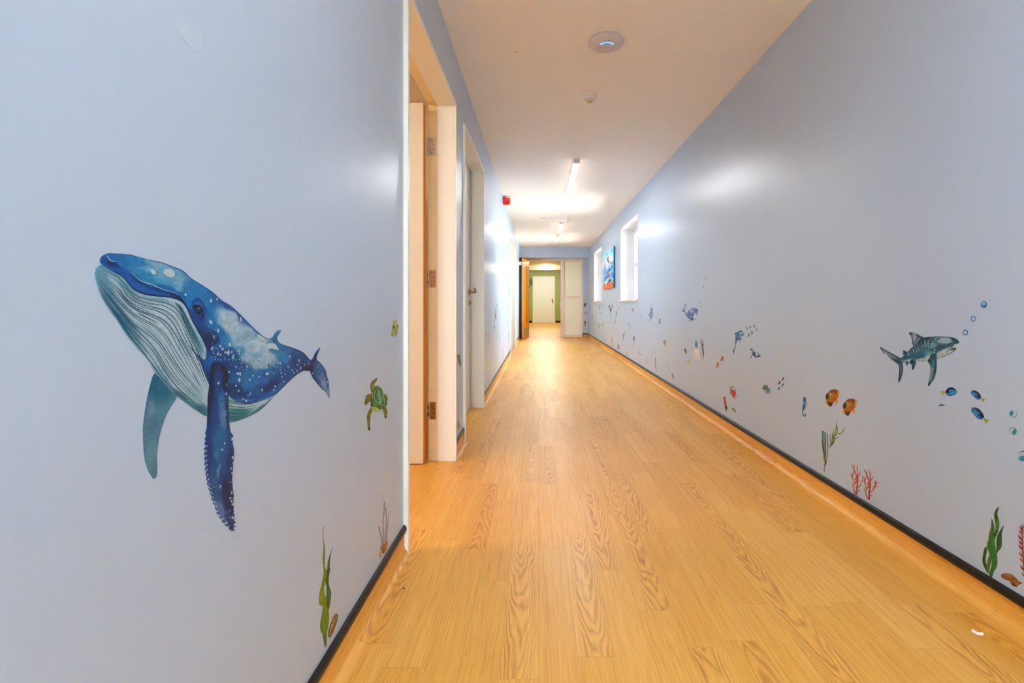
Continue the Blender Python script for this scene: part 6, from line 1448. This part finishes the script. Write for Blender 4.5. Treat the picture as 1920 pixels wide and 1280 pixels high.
blob_sticker('R', 'red_fish_sticker', 'small bright red fish sticker just under the near window sill', Q((370, 235), (385, 260), (402, 300), (392, 345), (375, 330), (368, 280)), (214, 56, 60))
blob_sticker('R', 'grey_fish_sticker', 'thin pale grey fish sticker left of the bright red fish', Q((172, 235), (182, 235), (200, 320), (188, 332), (176, 290)), (166, 172, 182))
blob_sticker('R', 'dot_sticker', 'tiny dark dot sticker right of the bright red fish', Q((585, 455), (597, 460), (594, 490), (585, 485)), (92, 104, 120))
for (x, y, rx, ry, c, lb) in ((268, 675, 14, 30, (130, 138, 146), 'grey bubble dot sticker, largest in the grey bubble cluster under the near window'), (333, 668, 7, 20, (170, 174, 184), 'pale grey bubble dot sticker, top right of the grey bubble cluster'), (320, 725, 9, 20, (150, 152, 162), 'grey bubble dot sticker, right middle of the grey bubble cluster'), (293, 790, 14, 18, (166, 170, 174), 'pale bubble dot sticker, lower middle of the grey bubble cluster'), (283, 840, 14, 18, (172, 174, 178), 'pale bubble dot sticker, lowest of the grey bubble cluster')):
    X, Y = a((x, y))[0]; s = Sticker('R', 'small_bubble_sticker', lb); s.part('bubble').dots([(X, Y, rx / 14.2, ry / 14.2)], c); s.build()
s = Sticker('R', 'dark_kelp_sticker', 'thin dark green kelp sticker low on the wall under the near window'); p = s.part('stem')
p.ribbon(Q((148, 850), (152, 930), (120, 975), (138, 1020), (122, 1095)), [.3, 1.2, 1.5, 1.2, .9], (120, 126, 110), (50, 60, 44)); s.build()
s = Sticker('R', 'small_dolphin_sticker', 'small deep blue dolphin sticker with a thin tail, low on the far right wall'); p = s.part('body')
p.fill(Q((388, 1010), (410, 1000), (440, 995), (425, 1020), (428, 1070), (408, 1140), (392, 1080)), (62, 94, 164)); p.ribbon(Q((405, 1130), (395, 1200), (382, 1280)), [1, .6, .8], (120, 132, 170)); s.build()
a = crop(1160, 630, 14.22)
s = Sticker('R', 'anchor_sticker', 'tiny dark hooked worm sticker low on the far right wall'); s.name = 'worm_sticker'; p = s.part('worm')
p.ribbon(Q((545, 380), (560, 440), (568, 480), (585, 492), (602, 486)), [.5, .6, 1, 1.1, .5], (130, 146, 160), (40, 56, 66)); s.build()
s = Sticker('R', 'pink_coral_sticker', 'small dusky pink coral sticker, right one of the low pink pair'); p = s.part('coral'); p.ribbon(Q((738, 565), (736, 640), (732, 740)), [.6, 1.4, 1.3], (204, 130, 140), (196, 150, 152)); s.build()
s = Sticker('R', 'pink_coral_sticker', 'small pale pink coral sticker, left one of the low pink pair'); p = s.part('coral'); p.ribbon(Q((235, 370), (232, 440), (234, 520)), [.6, 1.2, 1], (214, 160, 166), (190, 150, 150)); s.build()
s = Sticker('R', 'reed_sticker', 'grey-tipped yellow reed sticker low on the right wall'); p = s.part('reeds')
p.ribbon(Q((980, 545), (982, 640), (985, 760), (985, 910)), [.8, 1.8, 1.6, .4], (130, 144, 156), (130, 130, 80)); p.ribbon(Q((945, 740), (960, 800), (968, 850)), [.4, 1, .4], (176, 172, 130)); p.ribbon(Q((972, 780), (978, 850)), [.8, .6], (214, 214, 120))
s.build()
s = Sticker('R', 'reed_speck_sticker', 'tiny grey speck sticker at the foot of the grey-tipped reeds'); s.part('speck').dots([(*Q((1018, 920))[0], .6, 1.6)], (150, 150, 164)); s.build()
s = Sticker('R', 'grey_tadpole_sticker', 'tiny grey tadpole sticker above the grey-tipped reeds'); p = s.part('body'); p.ribbon(Q((978, 400), (970, 440), (955, 470)), [.8, .7, .3], (140, 140, 152)); s.build()
s = Sticker('R', 'parrot_fish_sticker', 'small black, orange and teal fish sticker close to the skirting on the right wall'); p = s.part('body')
p.ribbon(Q((1420, 1000), (1440, 1050), (1455, 1110), (1472, 1165)), [1.6, 2, 2, .7], (24, 22, 18), (40, 84, 104)); p.dots([(x, y, .6, 1) for x, y in Q((1448, 1040))], (196, 140, 40)); s.build()
s = Sticker('R', 'bubble_trail_sticker', 'faint grey trailing line sticker above the small black, orange and teal fish'); p = s.part('trail'); p.ribbon(Q((1285, 670), (1300, 790), (1330, 850), (1358, 915)), [1.2, .5, 1.4, .4], (172, 178, 190)); s.build()

a = crop(1090, 560, 16)
s = Sticker('R', 'octopus_sticker', 'slate blue Y-shaped octopus sticker with long tail between the two windows'); p = s.part('arms')
p.ribbon(Q((845, 170), (845, 240), (860, 310), (875, 380)), [1.6, 2, 1.8, 2], (96, 116, 140), (96, 96, 130)); p.ribbon(Q((930, 200), (905, 270), (890, 330), (875, 390)), [1.4, 1.6, 2, 2], (110, 130, 150), (84, 90, 130)); p.dots([(*Q((932, 200))[0], 1.5, 1.6), (*Q((815, 235))[0], 1.0, 1.2)], (110, 124, 142))
p.fill(Q((850, 320), (915, 320), (890, 390), (865, 390)), (90, 96, 134)); p.ribbon(Q((875, 380), (878, 470), (885, 560), (895, 690)), [1.6, 1.2, 1, .4], (130, 132, 156), (186, 186, 200)); s.build()
for nm, lb, q, c, ex_ in (
    ('red_coral_sprig_sticker', 'soft pink blurred fish sticker left of the near window sill', ((1108, 230), (1128, 240), (1130, 300), (1112, 325), (1102, 280)), (222, 150, 160), []),
    ('brown_fish_sticker', 'narrow brown and gold fish sticker between the octopus and the near window', ((1040, 360), (1052, 370), (1060, 430), (1052, 510), (1040, 500), (1038, 430)), (120, 96, 50), [('d', [(1155.4, 584.5, .4, 1.4)], (70, 56, 50))]),
    ('yellow_black_fish_sticker', 'yellow fish sticker with black tail below the narrow brown fish', ((1020, 590), (1040, 600), (1048, 660), (1035, 730), (1022, 720), (1012, 650)), (214, 200, 60), [('d', [(1154.4, 604, .7, 1.3)], (34, 30, 24))]),
    ('pale_orange_fish_sticker', 'pale orange fish sticker between yellow fish and reeds, right one', ((1178, 740), (1196, 750), (1194, 820), (1178, 812)), (226, 196, 140), []),
    ('pale_orange_fish_sticker', 'pale peach fish sticker left of the yellow fish with black tail', ((778, 670), (796, 680), (796, 740), (780, 745)), (226, 190, 170), []),
    ('dark_fish_sticker', 'thin dark fish sticker with a speck beneath, under the far window', ((518, 190), (532, 195), (545, 260), (552, 320), (562, 370), (545, 340), (530, 270)), (96, 70, 70), [('d', [(1125.5, 586, .7, 1.2)], (70, 66, 76))]),
    ('pale_green_fish_sticker', 'pale green smudge of seaweed sticker right of the thin dark fish', ((635, 180), (650, 190), (648, 290), (630, 295), (625, 250)), (176, 182, 168), []),
    ('tiny_green_sticker', 'tiny pale green sprig sticker left of the octopus', ((735, 230), (748, 240), (746, 290), (736, 290)), (190, 196, 164), []),
    ('grey_seal_sticker', 'thin grey upright kelp sticker at the far end of the right wall', ((250, 150), (266, 170), (262, 240), (252, 320), (240, 310), (246, 230)), (150, 138, 138), []),
    ('small_grey_fish_sticker', 'small slate fish sticker slanting down near the far end of the right wall', ((318, 500), (332, 500), (352, 590), (342, 592), (326, 550)), (126, 122, 138), []),
    ('green_sprig_sticker', 'green sprig sticker, leftmost of the three sprigs under the far window', ((515, 725), (530, 735), (548, 820), (552, 880), (535, 860), (518, 790)), (130, 150, 84), []),
    ('green_sprig_sticker', 'olive sprig sticker, middle of the three sprigs under the far window', ((622, 730), (638, 730), (638, 810), (626, 812)), (150, 150, 96), []),
    ('green_sprig_sticker', 'yellow-green sprig sticker, rightmost of the three sprigs under the far window', ((668, 725), (688, 725), (684, 820), (664, 880), (668, 810)), (176, 180, 110), []),
    ('pale_coral_sticker', 'tall faint pink coral sticker by the skirting under the far window', ((905, 1140), (918, 1140), (922, 1280), (900, 1280)), (200, 176, 176), []),
    ('pale_coral_sticker', 'short faint beige coral sticker by the skirting, left of the faint pink one', ((700, 1215), (712, 1220), (710, 1275), (700, 1275)), (186, 176, 160), []),
    ):
    blob_sticker('R', nm, lb, Q(*q), c, ex_)
a = crop(1090, 540, 7.11)
s = Sticker('R', 'maroon_coral_sticker', 'maroon forked coral sticker at the skirting between the windows'); p = s.part('branches')
p.ribbon(Q((502, 820), (495, 770), (490, 735)), [1.6, 1.6, .5], (132, 84, 96)); p.ribbon(Q((500, 800), (508, 760)), [1, .4], (140, 90, 100)); p.ribbon(Q((490, 820), (482, 770)), [1, .4], (150, 104, 108)); s.build()
s = Sticker('R', 'pink_coral_branch_sticker', 'pale rose coral branch sticker left of the maroon forked coral'); p = s.part('branch'); p.ribbon(Q((405, 660), (412, 710), (420, 775)), [.4, 1.4, .8], (196, 170, 170)); s.build()

# stickers on the small end wall
a = crop(1090, 560, 16)
blob_sticker('E', 'green_fish_sticker', 'olive green and black fish sticker on the narrow end wall, top of three', Q((110, 130), (155, 140), (162, 170), (130, 205), (100, 245), (78, 250), (60, 240), (80, 215), (82, 180)), (84, 92, 30), [('d', [(1096.2, 573, 1, 1)], (28, 26, 30))])
blob_sticker('E', 'tan_shell_sticker', 'tan shell sticker on the narrow end wall, middle of three', Q((100, 405), (160, 400), (158, 462), (140, 462), (120, 440)), (176, 150, 112))
s = Sticker('E', 'red_seahorse_sticker', 'red-brown seahorse sticker on the narrow end wall, lowest of three'); p = s.part('body')
p.fill(Q((90, 700), (115, 655), (130, 665), (125, 700), (130, 760), (118, 800), (105, 810), (108, 770), (92, 730)), (140, 52, 24)); p.ribbon(Q((115, 795), (95, 825), (70, 815), (66, 795)), [1, .8, .6, .8], (90, 60, 56)); s.build()
a = crop(1090, 560, 16)

# far stretch of the left wall
a = crop(900, 530, 12.8)
s = Sticker('L', 'brown_coral_sticker', 'dark brown vertical squid sticker on the far left wall beyond the second door'); s.name = 'dark_squid_sticker'; p = s.part('body')
p.fill(Q((375, 600), (385, 640), (384, 760), (388, 800), (384, 870), (372, 880), (366, 830), (356, 790), (364, 750), (372, 700)), paint((86, 78, 78), [(929, 591, 1, 3, 0, (120, 84, 66), .9)], 0, 1), .4); p.dots([(930.8, 572.6, .8, 2.3)], (110, 120, 126)); s.build()
for nm, lb, q, c in (
    ('dark_drop_sticker', 'black teardrop sticker, lower of two under the dark squid on the far left wall', ((340, 1030), (352, 1025), (356, 1060), (350, 1102), (338, 1100), (335, 1065)), (86, 86, 92)),
    ('dark_drop_sticker', 'dark small teardrop sticker, upper of two under the dark squid', ((346, 880), (354, 875), (354, 910), (348, 925)), (104, 100, 106)),
    ('thin_fish_sticker', 'thin grey curved fish sticker right of the dark squid', ((564, 530), (570, 535), (556, 590), (560, 655), (553, 640), (549, 595)), (150, 158, 166)),
    ('pale_pink_sticker', 'faint pink streak sticker right of the thin grey fish', ((605, 690), (611, 700), (610, 785), (604, 790)), (212, 188, 184)),
    ('slate_fish_sticker', 'faint slate fish sticker by the third door frame', ((684, 200), (692, 210), (694, 285), (686, 290), (680, 240)), (160, 166, 184)),
    ('lilac_fish_sticker', 'small faint lilac fish sticker on the far left wall', ((642, 860), (650, 870), (648, 990), (640, 985)), (184, 190, 208)),
    ('tan_fish_sticker', 'faint tan fish sticker right beside the dark squid', ((442, 590), (450, 600), (452, 655), (444, 660)), (206, 198, 180)),
    ):
    blob_sticker('L', nm, lb, Q(*q), c)
a = crop(900, 620, 9.15)
for nm, lb, q, c in (
    ('orange_stick_sticker', 'short orange-brown coral sticker just beyond the second door', ((100, 35), (108, 38), (108, 100), (98, 100)), (206, 152, 120)),
    ('pink_stick_sticker', 'long pink-brown coral sticker right of the short orange coral', ((146, 40), (154, 60), (156, 150), (152, 245), (148, 245), (146, 140)), (200, 160, 154)),
    ('violet_fish_sticker', 'faint violet fish sticker, larger one on the far left wall', ((335, 70), (344, 85), (343, 165), (337, 200), (331, 130)), (178, 182, 206)),
    ('rose_fish_sticker', 'faint rose fish sticker between the pink coral and the violet fish', ((284, 70), (291, 80), (290, 108), (283, 108)), (206, 184, 188)),
    ('thin_coral_sticker', 'thin red-brown coral line sticker above the skirting on the far left wall', ((405, 285), (409, 300), (410, 470), (402, 478), (402, 380)), (206, 164, 150)),
    ('orange_weed_sticker', 'faint orange weed sticker above the skirting, mid far left wall', ((280, 600), (287, 620), (286, 665), (279, 660)), (222, 190, 166)),
    ('golden_weed_sticker', 'golden weed sticker low beside the second door frame', ((66, 915), (76, 920), (75, 980), (66, 985)), (216, 184, 130)),
    ('grey_speck_sticker', 'faint grey speck sticker in the middle of the far left wall', ((272, 350), (280, 360), (278, 395), (271, 392)), (196, 194, 202)),
    ('rosy_base_sticker', 'faint rose shell sticker low beyond the second door frame', ((116, 845), (126, 850), (125, 880), (117, 880)), (206, 176, 168)),
    ('slate_edge_sticker', 'faint slate upright sticker touching the third door frame', ((488, 0), (494, 10), (496, 100), (489, 100)), (176, 176, 192)),
    ):
    blob_sticker('L', nm, lb, Q(*q), c)

# antelope head on the green wall
a = crop(960, 450, 6.4)
s = Sticker('G', 'antelope_head_sticker', 'dark antelope head with antlers on the green wall left of the far white door'); p = s.part('antlers', 'black antlers')
p.ribbon(Q((225, 480), (218, 465), (212, 462)), [1, 1, .5], (20, 22, 16)); p.ribbon(Q((228, 485), (235, 470), (244, 455)), [1.2, 1, .7], (20, 22, 16)); p.ribbon(Q((222, 470), (222, 452)), [.8, .6], (20, 22, 16))
p = s.part('head'); p.fill(Q((212, 488), (235, 482), (248, 500), (255, 535), (248, 546), (235, 540), (222, 528), (212, 520)), (112, 106, 66)); p.ribbon(Q((212, 516), (232, 540), (250, 543)), [.8, 1, 1.2], (24, 22, 20)); p.dots([(*Q((232, 494))[0], 1, .5)], (24, 20, 16))
s.build()
a = crop(960, 450, 6.4)
blob_sticker('G', 'dark_bird_sticker', 'small dark bird sticker under the antelope head on the green wall', Q((206, 548), (216, 550), (215, 566), (206, 568)), (26, 28, 24))

# ================= canvas picture between the windows
CYA, CYB, CZA, CZB = 8.05, 9.32, 1.180, 1.895
root = empty('canvas_picture', (XR, (CYA + CYB) / 2, (CZA + CZB) / 2)); tag(root, 'colourful blue and orange underwater canvas picture hanging between the two windows', 'picture')
cf = 0.030
obj('stretcher', boxes((XR - cf + 0.001, XR, CYA, CYB, CZA, CZB)), simple('canvas_edge', (20, 92, 140), 0.7, var=0.1), root, (XR, CYA, CZA))
nw, nh = 96, 72
gy2, gz2 = np.meshgrid(np.linspace(CYA, CYB, nw), np.linspace(CZA, CZB, nh))
uu, vv = (gy2 - CYA) / (CYB - CYA), (gz2 - CZA) / (CZB - CZA)
PP = np.stack([uu.ravel() * 100, (1 - vv.ravel()) * 100], 1)
rq = random.Random(21)
bl = [(50, 8, 80, 16, 0, (150, 214, 232), 1, .9), (50, 30, 70, 14, 0, (222, 236, 242), .8, .8), (50, 96, 90, 13, 0, (240, 110, 50), 1, .5)]
for _ in range(46):
    bl.append((rq.uniform(2, 98), rq.uniform(34, 84), rq.uniform(3, 9), rq.uniform(2, 6), rq.uniform(-50, 50), rq.choice([(20, 110, 196), (16, 84, 176), (60, 170, 224), (20, 128, 206), (214, 234, 244), (236, 240, 244), (10, 60, 140)]), .95, .3))
for _ in range(10): bl.append((rq.uniform(5, 95), rq.uniform(8, 24), rq.uniform(2, 8), rq.uniform(2, 5), rq.uniform(-60, 60), rq.choice([(80, 180, 206), (200, 232, 238), (40, 150, 190)]), .9, .3))
for x, y, c in ((48, 20, (236, 70, 50)), (50, 24, (240, 60, 50)), (72, 50, (226, 30, 60)), (52, 60, (206, 40, 70)), (60, 62, (236, 200, 180)), (40, 72, (236, 140, 120)), (46, 76, (240, 196, 170)), (28, 80, (20, 40, 40)), (14, 84, (80, 150, 30)), (62, 88, (190, 20, 50)), (80, 78, (40, 60, 30)), (70, 90, (236, 236, 240)), (35, 92, (236, 60, 30)), (88, 94, (250, 130, 60)), (20, 95, (250, 120, 40)), (8, 92, (60, 110, 40)), (90, 86, (60, 150, 150)), (35, 80, (20, 20, 20)), (42, 30, (30, 30, 60)), (80, 34, (60, 60, 90))):
    bl.append((x, y, rq.uniform(3, 6), rq.uniform(3, 6), rq.uniform(-40, 40), c, 1, .3))
cc = paint((120, 190, 226), bl, 4, 9, .08, 3, 5)(PP)
me = bpy.data.meshes.new('printed_front')
me.from_pydata([(XR - cf - root.location.x, y - root.location.y, z - root.location.z) for y, z in zip(gy2.ravel(), gz2.ravel())], [], [(j * nw + i, j * nw + i + 1, (j + 1) * nw + i + 1, (j + 1) * nw + i) for j in range(nh - 1) for i in range(nw - 1)])
ca = me.color_attributes.new('Col', 'FLOAT_COLOR', 'POINT'); arr = np.ones((nw * nh, 4)); arr[:, :3] = lin(cc); ca.data.foreach_set('color', arr.ravel())
me.materials.append(M['canvas']); o = bpy.data.objects.new('printed_front', me); COL.objects.link(o); o.parent = root

# repeats share a group
from collections import Counter
def base_(n): return n.split('.')[0]
cnt = Counter(base_(o.name) for o in bpy.data.objects if o.parent is None and o.get('category') == 'wall sticker')
for o in bpy.data.objects:
    if o.parent is None and o.get('category') == 'wall sticker' and cnt[base_(o.name)] > 1 and not o.get('group'):
        nm = base_(o.name).replace('_sticker', '').replace('_', ' ')
        o['group'] = '%s stickers on the %s wall' % (nm, 'left' if o.location.x < 0 and o.location.y < 12 else 'right')
